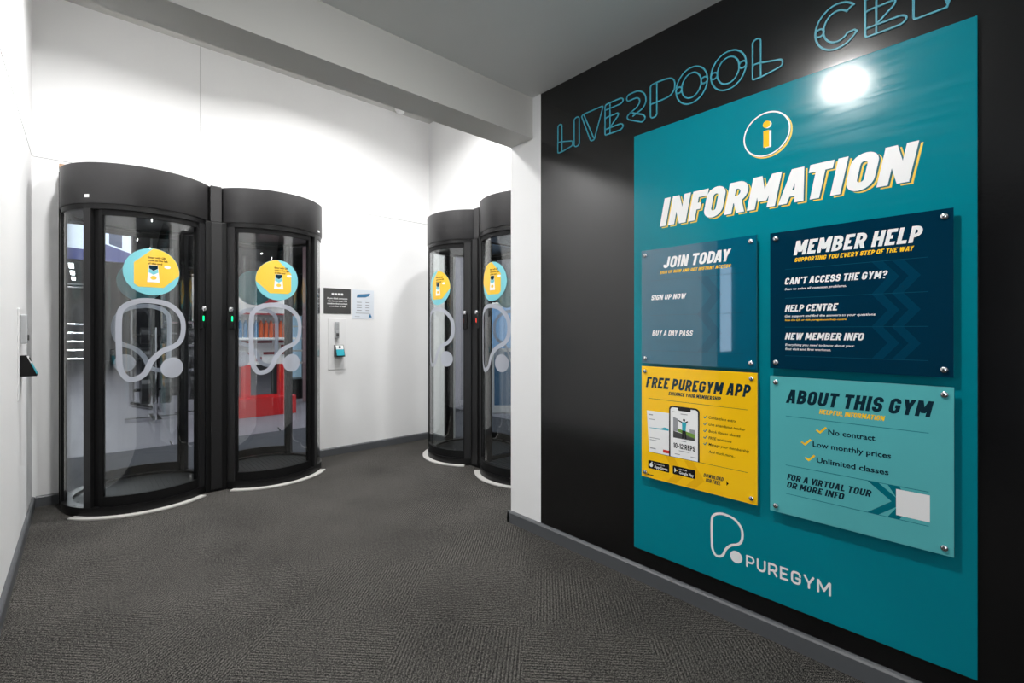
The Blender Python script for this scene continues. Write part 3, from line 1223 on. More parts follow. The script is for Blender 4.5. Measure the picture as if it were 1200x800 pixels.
P, add = panel('petrol blue JOIN TODAY panel at upper left of the teal board', -1.259, 1.0512, -0.744, 1.5769, M['join_face'], M['edge_blue'])
add('title_text', caps('JOIN TODAY', -1.146, 1.4854, -0.8417, 1.5352, th=0.21), 'ink_white')
add('subtitle_text', caps('SIGN UP NOW AND GET INSTANT ACCESS', -1.1643, 1.46, -0.8426, 1.4738, th=0.2), 'ink_yellow')
add('option_text', caps('SIGN UP NOW', -1.2082, 1.3433, -1.035, 1.3666, th=0.2), 'ink_white')
add('option_text', caps('BUY A DAY PASS', -1.2038, 1.1803, -1.0047, 1.2040, th=0.2), 'ink_white')
for v in (1.433, 1.273, 1.111):
    add('divider_line', rule(-1.2116, -0.7938, v), 'ink_navy_rule')
for v0, v1 in ((1.274, 1.432), (1.112, 1.272)):
    add('chevron', chevron(-0.985, v0, -0.925, v1, 0.045), 'chevron_join', 0.0002)

P, add = panel('dark navy MEMBER HELP panel at upper right of the teal board', -0.6947, 1.0594, -0.1773, 1.574, M['member_face'], M['edge_blue'])
add('title_text', caps('MEMBER HELP', -0.614, 1.4805, -0.2479, 1.5327, th=0.21), 'ink_white')
add('subtitle_text', caps('SUPPORTING YOU EVERY STEP OF THE WAY', -0.610, 1.4557, -0.2689, 1.4709, th=0.2), 'ink_yellow')
add('topic_text', caps("CAN'T ACCESS THE GYM?", -0.6433, 1.374, -0.3357, 1.3992, th=0.2), 'ink_white')
add('topic_text', caps('HELP CENTRE', -0.6433, 1.2728, -0.4724, 1.2978, th=0.2), 'ink_white')
add('topic_text', caps('NEW MEMBER INFO', -0.6433, 1.1690, -0.3986, 1.1940, th=0.2), 'ink_white')
add('detail_text', script('Scan to solve all common problems.', -0.6433, 1.3535, -0.4491, 0.0085), 'ink_white')
add('detail_text', script('Get support and find the answers to your questions.', -0.6433, 1.2525, -0.3667, 0.0085), 'ink_white')
add('detail_text', script('Scan the QR or visit puregym.com/help-centre', -0.6433, 1.2385, -0.4491, 0.0065), 'ink_yellow')
add('detail_text', script('Everything you need to know about your', -0.6417, 1.1460, -0.4262, 0.0085), 'ink_white')
add('detail_text', script('first visit and first workout.', -0.6417, 1.1300, -0.4948, 0.0085), 'ink_white')
for v in (1.431, 1.3235, 1.2153, 1.1085):
    add('divider_line', rule(-0.6425, -0.2351, v), 'ink_navy_rule')
for v0, v1 in ((1.3245, 1.430), (1.2165, 1.3225), (1.1095, 1.2142)):
    add('chevron', chevron(-0.378, v0, -0.336, v1, 0.030), 'chevron_member', 0.0002)
    add('chevron', chevron(-0.325, v0, -0.283, v1, 0.030), 'chevron_member', 0.0002)

P, add = panel('yellow FREE PUREGYM APP panel at lower left of the teal board', -1.259, 0.5200, -0.7413, 1.0368, M['free_face'], M['edge_yellow'])
add('title_text', caps('FREE PUREGYM APP', -1.2369, 0.9390, -0.7647, 0.9888, th=0.21), 'ink_navy')
add('subtitle_text', caps('ENHANCE YOUR MEMBERSHIP', -1.1209, 0.9132, -0.8832, 0.9290, th=0.21), 'ink_navy')
add('divider_line', rule(-1.2237, -0.7778, 0.8888), 'ink_navy')
add('divider_line', rule(-1.2237, -0.7778, 0.6404), 'ink_navy')
for a in (0.12, 0.21):
    add('chevron', [[(-1.259 + a, 0.640), (-1.215 + a, 0.640), (-1.165 + a, 0.565), (-1.209 + a, 0.565)], [(-1.209 + a, 0.565), (-1.165 + a, 0.565), (-1.205 + a, 0.525), (-1.249 + a, 0.525)]], 'chevron_yellow', 0.0002)
shot = add('app_screenshot', [[(-1.2186, 0.6415), (-1.10, 0.6415), (-1.10, 0.832), (-1.2318, 0.832)]], 'ink_white', 0.0004)
add('screenshot_lines', rule(-1.222, -1.200, 0.814, 0.005) + rule(-1.220, -1.19, 0.793, 0.003) + rule(-1.216, -1.165, 0.708, 0.003)
    + rule(-1.216, -1.180, 0.698, 0.003) + rule(-1.214, -1.185, 0.660, 0.005), 'ink_grey', 0.0006)
add('screenshot_graph', [[(-1.217, 0.752), (-1.12, 0.752), (-1.12, 0.762), (-1.14, 0.765), (-1.16, 0.757), (-1.217, 0.754)]], 'teal_plastic', 0.0006)
add('screenshot_button', rect(-1.148, 0.650, -1.118, 0.664), 'ink_red', 0.0006)
add('phone_case', [[(-1.118, 0.6412), (-0.9755, 0.6412)] + fillet([(-0.9755, 0.60), (-0.9755, 0.868, 0.018), (-1.118, 0.868, 0.018), (-1.118, 0.60)])[1:-1]], 'ink_black', 0.0008)
add('phone_screen', [[(-1.111, 0.6414), (-0.9825, 0.6414)] + fillet([(-0.9825, 0.60), (-0.9825, 0.861, 0.013), (-1.111, 0.861, 0.013), (-1.111, 0.60)])[1:-1]], 'ink_white', 0.0010)
add('phone_notch', [fillet([(-1.075, 0.862), (-1.075, 0.849, 0.006), (-1.015, 0.849, 0.006), (-1.015, 0.862)])], 'ink_black', 0.0012)
add('workout_photo', rect(-1.0974, 0.7272, -0.9960, 0.8196), 'ink_white', 0.0012)
add('photo_backdrop', [[(-1.0974, 0.757), (-1.075, 0.757), (-1.075, 0.812), (-1.0974, 0.8196)], [(-1.02, 0.752), (-0.996, 0.752), (-0.996, 0.775), (-1.02, 0.775)]], 'ink_grey', 0.00135)
add('photo_floor', [[(-1.0974, 0.7272), (-0.996, 0.7272), (-0.996, 0.742), (-1.0974, 0.757)]], 'sign_grey', 0.0014)
add('photo_grass', [[(-1.075, 0.757), (-0.996, 0.738), (-0.996, 0.756), (-1.075, 0.770)]], 'ink_green', 0.0015)
f = []
disc(f, -1.046, 0.811, 0.0055, 0.0065, 14)
ribbon(f, [(-1.072, 0.806), (-1.046, 0.797), (-1.030, 0.806)], 0.005, False, 'round')
ribbon(f, [(-1.050, 0.765), (-1.052, 0.734)], 0.008, False, 'round')
ribbon(f, [(-1.042, 0.765), (-1.038, 0.734)], 0.008, False, 'round')
add('athlete_figure', f, 'ink_black', 0.0016)
add('athlete_shirt', [fillet([(-1.054, 0.765), (-1.038, 0.765), (-1.035, 0.802, 0.004), (-1.056, 0.802, 0.004)], True)], 'teal_plastic', 0.0018)
add('reps_text', caps('10-12 REPS', -1.0956, 0.6820, -0.9950, 0.7050, th=0.19, shear=0), 'ink_black', 0.0012)
add('screen_lines', rule(-1.105, -1.085, 0.842, 0.003) + rule(-1.062, -1.030, 0.836, 0.003) + rule(-1.06, -1.035, 0.717, 0.003) + rule(-1.07, -1.02, 0.673, 0.003)
    + rule(-1.09, -1.065, 0.656, 0.003) + rule(-1.015, -0.99, 0.656, 0.003), 'ink_grey', 0.0012)
for i, (t, v, u1) in enumerate((('Contactless entry', 0.8323, -0.8226), ('Live attendance tracker', 0.8040, -0.7859), ('Book fitness classes', 0.7750, -0.806),
                                ('FREE workouts', 0.7470, -0.8402), ('Manage your membership', 0.7200, -0.772), ('And much more...', 0.6893, -0.8249))):
    add('benefit_text', script(t, -0.936, v, u1, 0.0115, bold=0.010), 'ink_black')
    if i < 5:
        add('tick_mark', tick(-0.9585, v - 0.001, -0.9418, v + 0.0135, 0.0035), 'ink_teal')
for u0, u1, small, big in ((-1.2237, -1.1171, 'Download on the', 'App Store'), (-1.1002, -0.9944, 'GET IT ON', 'Google Play')):
    add('store_badge', rrect(u0, 0.5645, u1, 0.6020, 0.004), 'ink_black', 0.0004)
    add('badge_text', script(small, u0 + 0.031, 0.5885, u0 + 0.031 + (0.052 if big[0] == 'A' else 0.035), 0.0055, shear=0) +
        script(big, u0 + 0.031, 0.5715, u1 - 0.008, 0.0125, shear=0), 'ink_white', 0.0006)
    f = []
    if big[0] == 'A':
        disc(f, u0 + 0.0155, 0.5810, 0.0085, 0.0095, 20)
        disc(f, u0 + 0.0190, 0.5935, 0.0025, 0.0035, 10)
        add('badge_symbol', f, 'ink_white', 0.0006)
    else:
        add('badge_symbol', [[(u0 + 0.009, 0.572), (u0 + 0.018, 0.583), (u0 + 0.009, 0.595)]], 'ink_white', 0.0006)
        add('badge_symbol', [[(u0 + 0.0185, 0.5795), (u0 + 0.025, 0.583), (u0 + 0.0185, 0.5875)]], 'ink_yellow', 0.0006)
add('call_text', caps('DOWNLOAD', -0.9585, 0.5832, -0.8729, 0.5990, th=0.2) + caps('FOR FREE', -0.9490, 0.5640, -0.8840, 0.5795, th=0.2), 'ink_navy')
add('call_arrow', [[(-0.8612, 0.5690), (-0.8520, 0.5785), (-0.8612, 0.5880)]], 'ink_black')
f = []
disc(f, -1.226, 0.5345, 0.004, 0.004, 12)
add('corner_mark', f + rule(-1.219, -1.196, 0.5345, 0.004), 'ink_navy')

P, add = panel('light aqua ABOUT THIS GYM panel at lower right of the teal board', -0.6947, 0.5160, -0.1763, 1.0298, M['about_face'], M['sheet_edge'])
add('title_text', caps('ABOUT THIS GYM', -0.6402, 0.9325, -0.2216, 0.983, th=0.215), 'ink_navy')
add('subtitle_text', caps('HELPFUL INFORMATION', -0.5314, 0.9052, -0.3422, 0.9220, th=0.21), 'ink_yellow')
for v, a in ((0.883, 0), (0.6997, 0), (0.5933, 0)):
    add('divider_line', rule(-0.6400, -0.2343, v), 'ink_teal')
for t, u0, v, u1 in (('No contract', -0.5035, 0.8360, -0.3689), ('Low monthly prices', -0.5514, 0.7850, -0.3269), ('Unlimited classes', -0.5391, 0.7300, -0.3332)):
    add('benefit_text', script(t, u0, v, u1, 0.0190, shear=0, bold=0.024), 'ink_navy')
    add('tick_mark', tick(u0 - 0.0365, v + 0.001, u0 - 0.0060, v + 0.0235, 0.0065), 'ink_yellow')
add('tour_text', caps('FOR A VIRTUAL TOUR', -0.636, 0.6460, -0.3782, 0.6690, th=0.2) + caps('OR MORE INFO', -0.636, 0.6166, -0.4546, 0.6395, th=0.2), 'ink_navy')
add('chevron', chevron(-0.3900, 0.5940, -0.3260, 0.6990, 0.030), 'ink_teal', 0.0003)
add('chevron', [[(-0.336, 0.6990), (-0.306, 0.6990), (-0.270, 0.640), (-0.300, 0.640)], [(-0.336, 0.5940), (-0.306, 0.5940), (-0.270, 0.650), (-0.300, 0.650)]], 'ink_teal', 0.0003)
add('blank_patch', rect(-0.3143, 0.6060, -0.2314, 0.6900), 'ink_white', 0.0006, 'plain white square')

# ------------------------------------------------------------------ outlined lettering above the board
lett = empty('wall_lettering', (XR, 1.20, 2.29))
tag(lett, 'teal outlined capital lettering running along the top of the black wall', 'lettering')
V0, VH = 2.209, 0.158


def letter(ch, u0, u1, build):
    W = u1 - u0
    f = []
    lw = 0.0062
    lay = [0]

    def line(pts, closed=False):
        new = []
        lay[0] += 1
        ribbon(new, fillet([(u0 + p[0] * W, V0 + p[1] * VH) + ((p[2] * VH,) if len(p) > 2 else ()) for p in pts], closed), lw, closed, 'round')
        f.extend(Layered(q, lay[0]) for q in new)

    def oval(cx_, cy_, rx, ry):
        new = []
        lay[0] += 1
        ribbon(new, [(u0 + (cx_ + rx * cos(2 * pi * i / 40)) * W, V0 + (cy_ + ry * sin(2 * pi * i / 40)) * VH) for i in range(40)], lw, True)
        f.extend(Layered(q, lay[0]) for q in new)
    build(line, oval)
    bm = B()
    for q in f:
        A = [bm.verts.new((-0.0005, -(a + 1.20), b - 2.29)) for a, b in q]
        C = [bm.verts.new((-0.0040 - 0.0003 * q.k, -(a + 1.20), b - 2.29)) for a, b in q]
        n = len(q)
        bm.faces.new(C)
        for i in range(n):
            bm.faces.new((A[i], A[(i + 1) % n], C[(i + 1) % n], C[i]))
    obj('letter', bm, M['letters'], lett, 'outlined letter ' + ch)


def l_L(line, oval):
    line([(0, 0.02, .04), (0, 1, .09), (.28, 1, .09), (.28, 0)])
    line([(0, 0, .05), (0.0, .38, .06), (.22, .37), (1, .24, .06), (1, .08, .06), (.28, 0)], True)


def l_I(line, oval):
    line([(0, 0, .09), (0, 1, .09), (1, 1, .09), (1, 0, .09)], True)


def l_V(line, oval):
    line([(0.02, .96, .05), (.12, 1, .03), (1.0, 1, .06), (.92, .80), (.60, 0, .05), (.44, 0, .05)], True)
    line([(.12, .99), (.58, .06)])


def l_E(line, oval):
    line([(0, 0, .06), (0, 1, .09), (.27, 1), (.27, 0)], True)
    line([(.05, .82), (.88, .82, .08), (1, .91, .08), (.88, 1, .08), (.2, 1)])
    line([(0, .55), (.12, .57), (.74, .57, .06), (.68, .46), (.27, .20)])
    line([(.04, .19), (.88, .19, .08), (1, .1, .08), (.88, 0, .08), (.1, 0)])


def l_R(line, oval):
    line([(.10, .80, .05), (0, .89, .06), (.1, 1, .05), (.70, 1, .25), (1, .72, .22), (.92, .42, .2), (.34, .28)])
    line([(.10, .80), (.58, .80, .12), (.70, .66, .12), (.58, .52, .1), (.0, .34, .10), (.12, .22), (.80, -.02, .06), (.96, .08, .08), (.84, .20), (.2, .43)])


def l_P(line, oval):
    line([(0, 0, .09), (0, 1, .09), (.27, 1, .06), (.27, 0, .09)], True)
    line([(.2, 1), (.58, 1, .3), (1, .92, .3), (1, .45, .3), (.5, .42), (0, .42)])


def l_O(line, oval):
    oval(.5, .5, .5, .5)
    oval(.5, .5, .31, .345)
    oval(.095, .5, .10, .085)
    oval(.905, .5, .10, .085)


def l_C(line, oval):
    import math as m_
    o1 = [(.5 + .5 * cos(radians(t)), .5 + .5 * sin(radians(t))) for t in range(42, 319, 8)]
    o2 = [(.5 + .31 * cos(radians(t)), .5 + .345 * sin(radians(t))) for t in range(318, 41, -8)]
    line(o1 + [(.93, .23), (.88, .27)] + o2, False)
    line([o2[-1], (.78, .80), (.86, .84), o1[0]])
    oval(.10, .5, .10, .085)


def l_N(line, oval):
    line([(0, 1), (0, 0, .06), (.62, 0), (1, 1)])
    line([(.30, 1), (.64, .06)])


UU = lambda px: -(2.0 * (0.74341 - (px - 600) / 558 * 0.66882) / (0.66882 + (px - 600) / 558 * 0.74341))
LET = (('L', 653.8, 671, l_L), ('I', 672.8, 678.8, l_I), ('V', 681, 707, l_V), ('E', 709, 731, l_E), ('R', 733.8, 757.8, l_R), ('P', 762.2, 790.9, l_P),
       ('O', 792.3, 829.1, l_O), ('O', 833.2, 874.5, l_O), ('L', 882, 917, l_L), ('C', 955.6, 1008, l_C), ('E', 1014, 1064, l_E), ('N', 1070.5, 1135, l_N))
WALL_U = {'L': None}
for ch, a, b, fn in LET:
    letter(ch, UU(a), UU(b), fn)

# ------------------------------------------------------------------ things on the white walls
s = obj('pin_notice', bx(-0.135, 0.135, -0.004, 0, -0.1235, 0.1235, bev=0.001), M['sign_grey'])
s.location = (1.843, YB, 1.4935)
tag(s, 'square charcoal notice with white text beside the second pod', 'sign')
f = []
for k in range(4):
    f += rrect(-0.058 + k * 0.030, 0.058, -0.034 + k * 0.030, 0.078, 0.004)
obj('pin_squares', flat_y(f, 0.0046), M['ink_white_matt'], s)
f = []
for k, (t, w_) in enumerate((('If you think someone', 0.20), ('else knows your PIN', 0.19), ('number then contact', 0.20), ('a member of staff', 0.17))):
    f += script(t, -w_ / 2, 0.020 - k * 0.0255, w_ / 2, 0.0150, shear=0, bold=0.03)
obj('notice_text', flat_y(f, 0.0046), M['ink_white_matt'], s)

s = obj('paper_poster', bx(-0.1135, 0.1135, -0.002, 0, -0.147, 0.147), M['paper'])
s.location = (2.1085, YB, 1.470)
tag(s, 'pale poster with blue brush-stroke heading, right of the charcoal notice', 'poster')
f = [fillet([(-0.072, 0.068, .008), (0.02, 0.074), (0.062, 0.088, .008), (0.075, 0.116, .008), (0.02, 0.108), (-0.062, 0.100, .010)], True)]
obj('heading_splash', flat_y(f, 0.0026), M['blue_plastic'], s)
f = []
for k in range(4):
    f += rule(-0.070, -0.018, 0.022 - k * 0.027, 0.006) + rule(0.022, 0.066, 0.022 - k * 0.027, 0.006)
f += rule(-0.080, 0.064, -0.088, 0.005) + rule(-0.09, -0.04, -0.122, 0.004)
obj('poster_lines', flat_y(f, 0.0026), M['ink_grey'], s)
obj('poster_emblem', flat_y([[(0.055, -0.130), (0.092, -0.130), (0.074, -0.088)]], 0.0026), M['blue_plastic'], s)


def entry_set(loc, rz, where, w_=0.185):
    """white backing plate with an intercom and a wedge scanner; frame: wall at y = 0, room at -Y"""
    pl = obj('backing_plate', bx(-w_ / 2, w_ / 2, -0.006, 0, -0.2475, 0.2475, bev=0.002), M['plastic_white'])
    pl.location, pl.rotation_euler = loc, (0, 0, rz)
    tag(pl, 'white plastic backing plate ' + where, 'wall plate', 'scanner backing plates')
    R = Matrix.Rotation(rz, 3, 'Z')
    c = obj('wall_intercom', bx(-0.019, 0.019, -0.028, 0, -0.080, 0.080, bev=0.006), M['plastic_grey'])
    c.location = Vector(loc) + R @ Vector((-0.010, -0.0062, 0.137))
    c.rotation_euler = (0, 0, rz)
    tag(c, 'slim grey wall intercom above the wedge scanner ' + where, 'intercom', 'wall intercoms')
    obj('call_button', bx(-0.013, 0.013, -0.034, -0.0282, -0.062, -0.030, bev=0.003), M['sign_grey'], c, 'dark call button')
    obj('speaker_grille', flat_y(sum([rule(-0.012, 0.012, 0.058 - k * 0.010, 0.004) for k in range(6)], []), 0.0286), M['ink_grey'], c)
    bm = B()
    prism(bm, [(0, -0.062), (0, 0.052), (-0.024, 0.052), (-0.064, -0.054), (-0.064, -0.062)], 'x', -0.042, 0.042)
    d = obj('wedge_scanner', bm, M['black'])
    d.location = Vector(loc) + R @ Vector((0.008, -0.0062, -0.060))
    d.rotation_euler = (0, 0, rz)
    tag(d, 'black wedge code scanner with teal sloping face ' + where, 'scanner', 'wedge code scanners')
    # sloping face plate
    n = Vector((0, -0.106, 0.040)).normalized()
    t0, t1 = Vector((0, -0.024, 0.052)), Vector((0, -0.064, -0.054))
    def face(a0, a1, hw, lift):
        bm = B()
        p, q = t0.lerp(t1, a0) + n * lift, t0.lerp(t1, a1) + n * lift
        vs_ = [bm.verts.new(v) for v in ((p.x - hw, p.y, p.z), (p.x + hw, p.y, p.z), (q.x + hw, q.y, q.z), (q.x - hw, q.y, q.z))]
        w2 = [bm.verts.new(v.co + n * 0.002) for v in vs_]
        bm.faces.new(w2)
        for i in range(4):
            bm.faces.new((vs_[i], vs_[(i + 1) % 4], w2[(i + 1) % 4], w2[i]))
        return bm
    obj('scanner_label', face(0.42, 0.97, 0.037, 0.0003), M['teal_plastic'], d, 'teal lower half of the face')
    obj('scanner_window', face(0.04, 0.41, 0.037, 0.0003), M['plastic_white'], d, 'white upper half of the face')
    bm = B()
    p = t0.lerp(t1, 0.22) + n * 0.0025
    q = t0.lerp(t1, 0.22) + n * 0.006
    bar(bm, p, q, 0.012, 16)
    obj('scanner_lens', bm, M['black'], d)


entry_set((1.8415, YB, 1.0755), 0, 'on the back wall')
entry_set((XL, 3.74, 1.075), pi / 2, 'on the left wall')

det = empty('smoke_detector', (2.47, 4.50, ZL))
tag(det, 'small white domed smoke detector on the lobby ceiling by the back wall', 'smoke detector')
bm = B()
lathe(bm, [(0, 0), (0.055, 0), (0.055, -0.012), (0.048, -0.020), (0, -0.020)], 28)
obj('detector_base', bm, M['plastic_white'], det, smooth=True)
bm = B()
lathe(bm, [(0.040, -0.020), (0.042, -0.034), (0.030, -0.046), (0, -0.050)], 28)
obj('detector_dome', bm, M['plastic_white'], det, smooth=True)

# side window of the foyer, mirrored in the JOIN TODAY panel
wn = struct('window_1', bx(-0.97, -0.63, 2.10, 2.115, 1.0, 1.85), mat('frosted_window_pane', srgb(170, 195, 225), 0.4, emit=(0.62, 0.78, 1.0, 1), emit_s=2.6))

# ------------------------------------------------------------------ the gym seen through the glass
def gym_light(x, y, z, L, along, label, power=GYM_W, lit=True):
    t = empty('strip_light', (x, y, z))
    tag(t, label, 'ceiling light', 'gym strip lights')
    a, b = (L / 2, 0.05) if along == 'x' else (0.05, L / 2)
    obj('housing', bx(-a - 0.01, a + 0.01, -b - 0.01, b + 0.01, 0.012, 0.07), M['black'], t)
    obj('diffuser', bx(-a, a, -b, b, 0, 0.0115), M['strip_lamp'], t)
    bm = B()
    for s_ in (-1, 1):
        px, py = (s_ * a * 0.8, 0) if along == 'x' else (0, s_ * b * 0.8)
        bar(bm, (px, py, 0.07), (px, py, 4.2 - z), 0.004, 6)
    obj('hanger', bm, M['iron'], t)
    if lit:
        area('strip_glow', (x, y, z - 0.02), a * 2, power, (0.93, 0.96, 1), 'RECTANGLE', b * 2)


for i in range(7):
    gym_light(-0.25, 9.0 + i * 2.1, 2.95, 1.3, 'y', 'linear gym light, number %s from the pods in the row along the left aisle' % ('one', 'two', 'three', 'four', 'five', 'six', 'seven')[i], 40, i < 4)
gym_light(2.2, 6.0, 3.3, 1.3, 'x', 'linear gym light above the red display stand')
gym_light(0.3, 6.6, 3.3, 1.3, 'x', 'added linear gym light behind the first pod', 40)  # added to brighten the rear door decals and pod interior
gym_light(4.3, 4.9, 3.3, 1.3, 'y', 'linear gym light added outside the right-hand pair of pods')  # put here to brighten the view through the right-hand pods
gym_light(4.0, 8.6, 3.3, 1.3, 'x', 'linear gym light beyond the drinks fridge', 50)

# television
tv = empty('television', (-0.10, 8.6, 2.14))
tag(tv, 'wall-size television showing a blue and white picture through the first pod', 'television')
obj('tv_casing', bx(-0.62, 0.62, -0.02, 0.04, 0, 0.50, bev=0.006), M['black'], tv)
M['tv_blue'] = mat('screen_blue', (0, 0, 0, 1), 0.3, emit=(0.16, 0.20, 0.62, 1), emit_s=0.55)
M['tv_white'] = mat('screen_white', (0, 0, 0, 1), 0.3, emit=(0.75, 0.85, 1.0, 1), emit_s=1.6)
M['tv_grey'] = mat('screen_grey', (0, 0, 0, 1), 0.3, emit=(0.08, 0.12, 0.25, 1), emit_s=0.9)
obj('screen', flat_y(rect(-0.60, 0.02, 0.60, 0.48), 0.0206), M['tv_blue'], tv)
obj('screen_picture', flat_y([[(-0.60, 0.20), (0.10, 0.16), (0.30, 0.26), (0.60, 0.15), (0.60, 0.48), (-0.60, 0.48)]], 0.0212), M['tv_white'], tv)
obj('screen_figure', flat_y([[(0.36, 0.26), (0.50, 0.21), (0.50, 0.47), (0.36, 0.47)]], 0.0218), M['tv_grey'], tv)
bm = B()
box(bm, -0.03, 0.03, 0.041, 0.09, 0.2, 2.06)
obj('ceiling_bracket', bm, M['iron'], tv)


def pillar(x, y, w_, d, m, label, cat='pillar', name='pillar', h=4.2):
    o = obj(name, bx(-w_ / 2, w_ / 2, -d / 2, d / 2, 0, h, bev=0.004), M[m])
    o.location = (x, y, 0)
    tag(o, label, cat)
    return o


pillar(1.18, 11.0, 0.5, 0.4, 'iron', 'wide black pillar far behind the first pod')
pillar(2.90, 8.4, 0.20, 0.2, 'pink', 'dusty pink pillar right of the red display stand')
pillar(5.05, 6.95, 0.30, 0.30, 'lavender', 'lavender grey pillar in the gym seen through the far right pod')
pillar(6.6, 7.2, 0.6, 0.5, 'lavender', 'wide lavender grey pillar beyond the check-in kiosk')

# red display stand
st = empty('display_stand', (1.95, 7.55, 0))
tag(st, 'red retail display stand with white shelf boards seen through the second pod', 'display stand')
obj('base_plinth', bx(-0.38, 0.38, -0.2, 0.2, 0, 0.26, bev=0.005), M['red_gloss'], st)
for x in (-0.25, 0.25):
    obj('side_post', bx(x - 0.06, x + 0.06, -0.06, 0.06, 0.26, 0.72, bev=0.004), M['red_gloss'], st)
obj('poster_board', bx(-0.38, 0.38, -0.03, 0.03, 0.72, 1.08, bev=0.004), M['plastic_white'], st)
f = rect(-0.36, 1.03, -0.14, 1.065) + rect(-0.10, 1.03, 0.10, 1.065) + rect(0.14, 1.03, 0.36, 1.065) + rect(-0.34, 0.86, -0.10, 0.90) + rect(-0.02, 0.86, 0.28, 0.90) + rect(-0.12, 0.77, -0.04, 0.83) + rect(0.22, 0.93, 0.30, 1.0)
obj('price_strips', flat_y(f, 0.0306), M['red_dark'], st)
obj('shelf', bx(-0.38, 0.38, -0.18, 0.12, 1.08, 1.11, bev=0.003), M['plastic_white'], st)
obj('shelf_back', bx(-0.38, 0.38, 0.09, 0.12, 1.11, 1.78), M['plastic_white'], st)
obj('upper_shelf', bx(-0.38, 0.38, -0.18, 0.09, 1.43, 1.46, bev=0.003), M['plastic_white'], st)
obj('upper_strip', flat_y(rect(-0.37, 1.432, 0.37, 1.457), 0.1806), M['red_dark'], st)
bm = B()
f = [(-0.36 + 0.72 * i / 16, 1.76 - 0.16 * (1 - ((i - 8) / 8) ** 2)) for i in range(17)]
prism(bm, f + [(0.36, 1.80), (-0.36, 1.80)], 'y', -0.12, -0.10)
obj('swag_valance', bm, M['red_dark'], st)
for i in range(11):
    x = 1.625 + i * 0.066
    c = 'blue_plastic' if i < 4 or i == 10 else 'orange_plastic'
    b = empty('drinks_bottle', (x, 7.48, 1.1102))
    tag(b, ('blue' if c[0] == 'b' else 'orange') + ' drinks bottle on the red stand, %s from the left' % ('first', 'second', 'third', 'fourth', 'fifth', 'sixth', 'seventh', 'eighth', 'ninth', 'tenth', 'last')[i],
        'bottle', 'bottles on the display stand')
    bm = B()
    lathe(bm, [(0, 0), (0.026, 0), (0.028, 0.01), (0.028, 0.19), (0.024, 0.21), (0.014, 0.225), (0.014, 0.245), (0, 0.245)], 16)
    obj('bottle_body', bm, M[c], b, smooth=True)
    bm = B()
    lathe(bm, [(0, 0.2455), (0.018, 0.2455), (0.018, 0.272), (0, 0.272)], 14)
    obj('bottle_cap', bm, M['plastic_white'], b, smooth=True)

# drinks fridge
fr = empty('drinks_fridge', (2.82, 9.15, 0))
tag(fr, 'dark drinks fridge with blue-white lit shelves right of the display stand', 'fridge')
bm = B()
box(bm, -0.25, 0.25, 0.08, 0.35, 0, 1.6)
box(bm, -0.25, -0.20, -0.3, 0.08, 0, 1.6)
box(bm, 0.20, 0.25, -0.3, 0.08, 0, 1.6)
box(bm, -0.20, 0.20, -0.3, 0.08, 1.48, 1.6)
box(bm, -0.20, 0.20, -0.3, 0.08, 0, 0.35)
obj('fridge_cabinet', bm, M['black'], fr)
obj('lit_back', bx(-0.20, 0.20, 0.070, 0.0795, 0.35, 1.48), mat('fridge_backlight', srgb(150, 190, 230), 0.4, emit=(0.55, 0.8, 1, 1), emit_s=0.35), fr)
for k in range(4):
    obj('fridge_shelf', bx(-0.20, 0.20, -0.26, 0.069, 0.62 + k * 0.22, 0.635 + k * 0.22), M['alu'], fr)

# racks and machines
def rack(x, y, rz, label, w_=1.2):
    t = empty('squat_rack', (x, y, 0), rz)
    tag(t, label, 'gym rack', 'steel training racks')
    for sx in (-1, 1):
        for sy in (-1, 1):
            bm = B()
            bar(bm, (sx * w_ / 2, sy * 0.5, 0), (sx * w_ / 2, sy * 0.5, 2.2), 0.035, 8)
            obj('upright', bm, M['chrome'], t)
    bm = B()
    for sy in (-1, 1):
        bar(bm, (-w_ / 2, sy * 0.5, 2.17), (w_ / 2, sy * 0.5, 2.17), 0.028, 8)
    for sx in (-1, 1):
        bar(bm, (sx * w_ / 2, -0.5, 2.17), (sx * w_ / 2, 0.5, 2.17), 0.028, 8)
        bar(bm, (sx * w_ / 2, -0.5, 0.05), (sx * w_ / 2, 0.5, 0.05), 0.03, 8)
    obj('top_frame', bm, M['iron'], t)
    for z in (0.62, 0.80, 0.98, 1.16, 1.34):
        bm = B()
        bar(bm, (-w_ / 2, -0.5, z), (w_ / 2, -0.5, z), 0.02, 8)
        obj('cross_bar', bm, M['chrome'], t)


rack(-0.35, 14.0, 0, 'chrome rack with five rungs at the far left of the gym floor')
rack(1.15, 9.4, 0.3, 'chrome rack standing behind the first pod', 0.9)


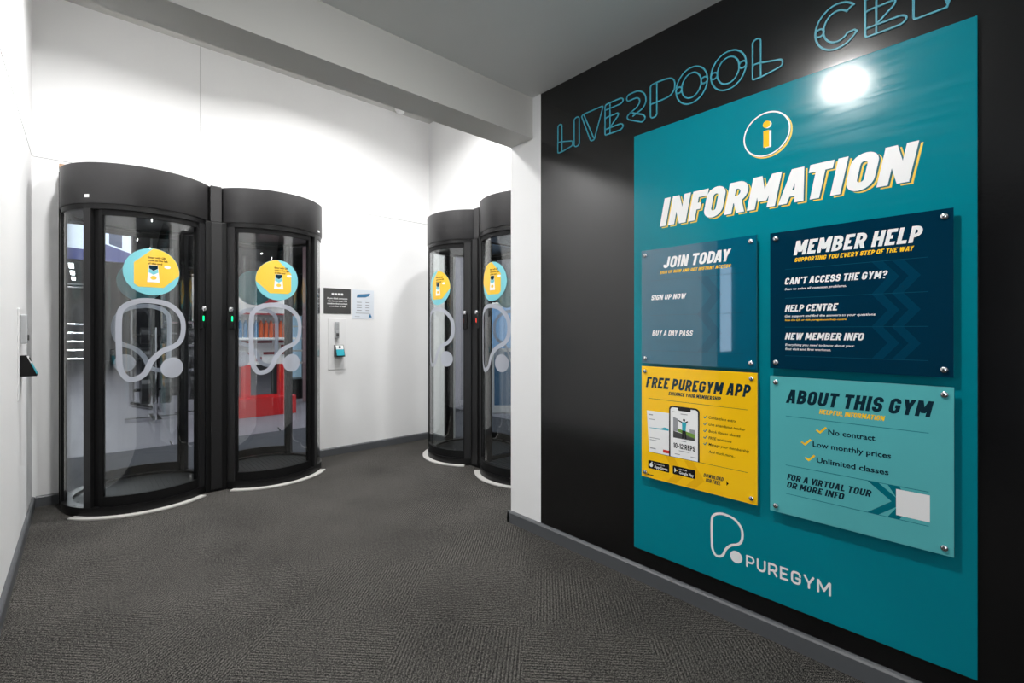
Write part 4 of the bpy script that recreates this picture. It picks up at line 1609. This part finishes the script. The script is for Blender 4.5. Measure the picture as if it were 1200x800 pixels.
def plate_tree(x, y, label):
    t = empty('weight_tree', (x, y, 0))
    tag(t, label, 'weight rack', 'weight plate trees')
    bm = B()
    bar(bm, (0, 0, 0.04), (0, 0, 1.25), 0.03, 10)
    box(bm, -0.32, 0.32, -0.05, 0.05, 0, 0.05)
    box(bm, -0.05, 0.05, -0.32, 0.32, 0, 0.05)
    obj('tree_frame', bm, M['chrome'], t)
    for z, r, s_ in ((0.42, 0.20, -1), (0.42, 0.20, 1), (0.82, 0.16, -1), (0.82, 0.16, 1), (1.14, 0.11, -1), (1.14, 0.11, 1)):
        bm = B()
        bar(bm, (s_ * 0.06, 0, z), (s_ * 0.16, 0, z), r, 20)
        bar(bm, (s_ * 0.02, 0, z), (s_ * 0.24, 0, z), 0.02, 10)
        obj('weight_plate', bm, M['iron'], t)


plate_tree(0.72, 8.0, 'black plate tree loaded with weights behind the first pod, left one')
plate_tree(1.28, 8.2, 'black plate tree loaded with weights behind the first pod, right one')

# lit machine and kiosk beyond the right-hand pods
k = empty('check_in_kiosk', (4.55, 5.45, 0), -0.70)
tag(k, 'blue-lit check-in kiosk seen through the pod by the white pillar', 'kiosk')
obj('kiosk_body', bx(-0.45, 0.45, -0.15, 0.15, 0, 1.62, bev=0.02), M['plastic_white'], k)
obj('kiosk_screen', flat_y(rect(-0.36, 0.95, 0.36, 1.55), 0.1506), mat('kiosk_blue_glow', srgb(90, 150, 210), 0.3, emit=(0.45, 0.6, 0.8, 1), emit_s=0.35), k)
obj('kiosk_panel', flat_y(rect(-0.36, 0.42, -0.05, 0.90), 0.1506), M['iron'], k)
obj('kiosk_lower_panel', flat_y(rect(0.0, 0.12, 0.36, 0.90), 0.1506), M['blue_plastic'], k)
b = obj('standing_banner', bx(-0.10, 0.10, -0.015, 0.015, 0.06, 2.42, bev=0.004), M['plastic_white'])
b.location, b.rotation_euler = (3.93, 5.92, 0), (0, 0, -0.6)
tag(b, 'tall narrow white banner with dark marks outside the far right pod', 'banner')
obj('banner_foot', bx(-0.13, 0.13, -0.12, 0.12, 0, 0.06, bev=0.01), M['iron'], b)
obj('banner_marks', bx(-0.02, 0.04, -0.0162, -0.0152, 0.95, 1.35), M['ink_black'], b)
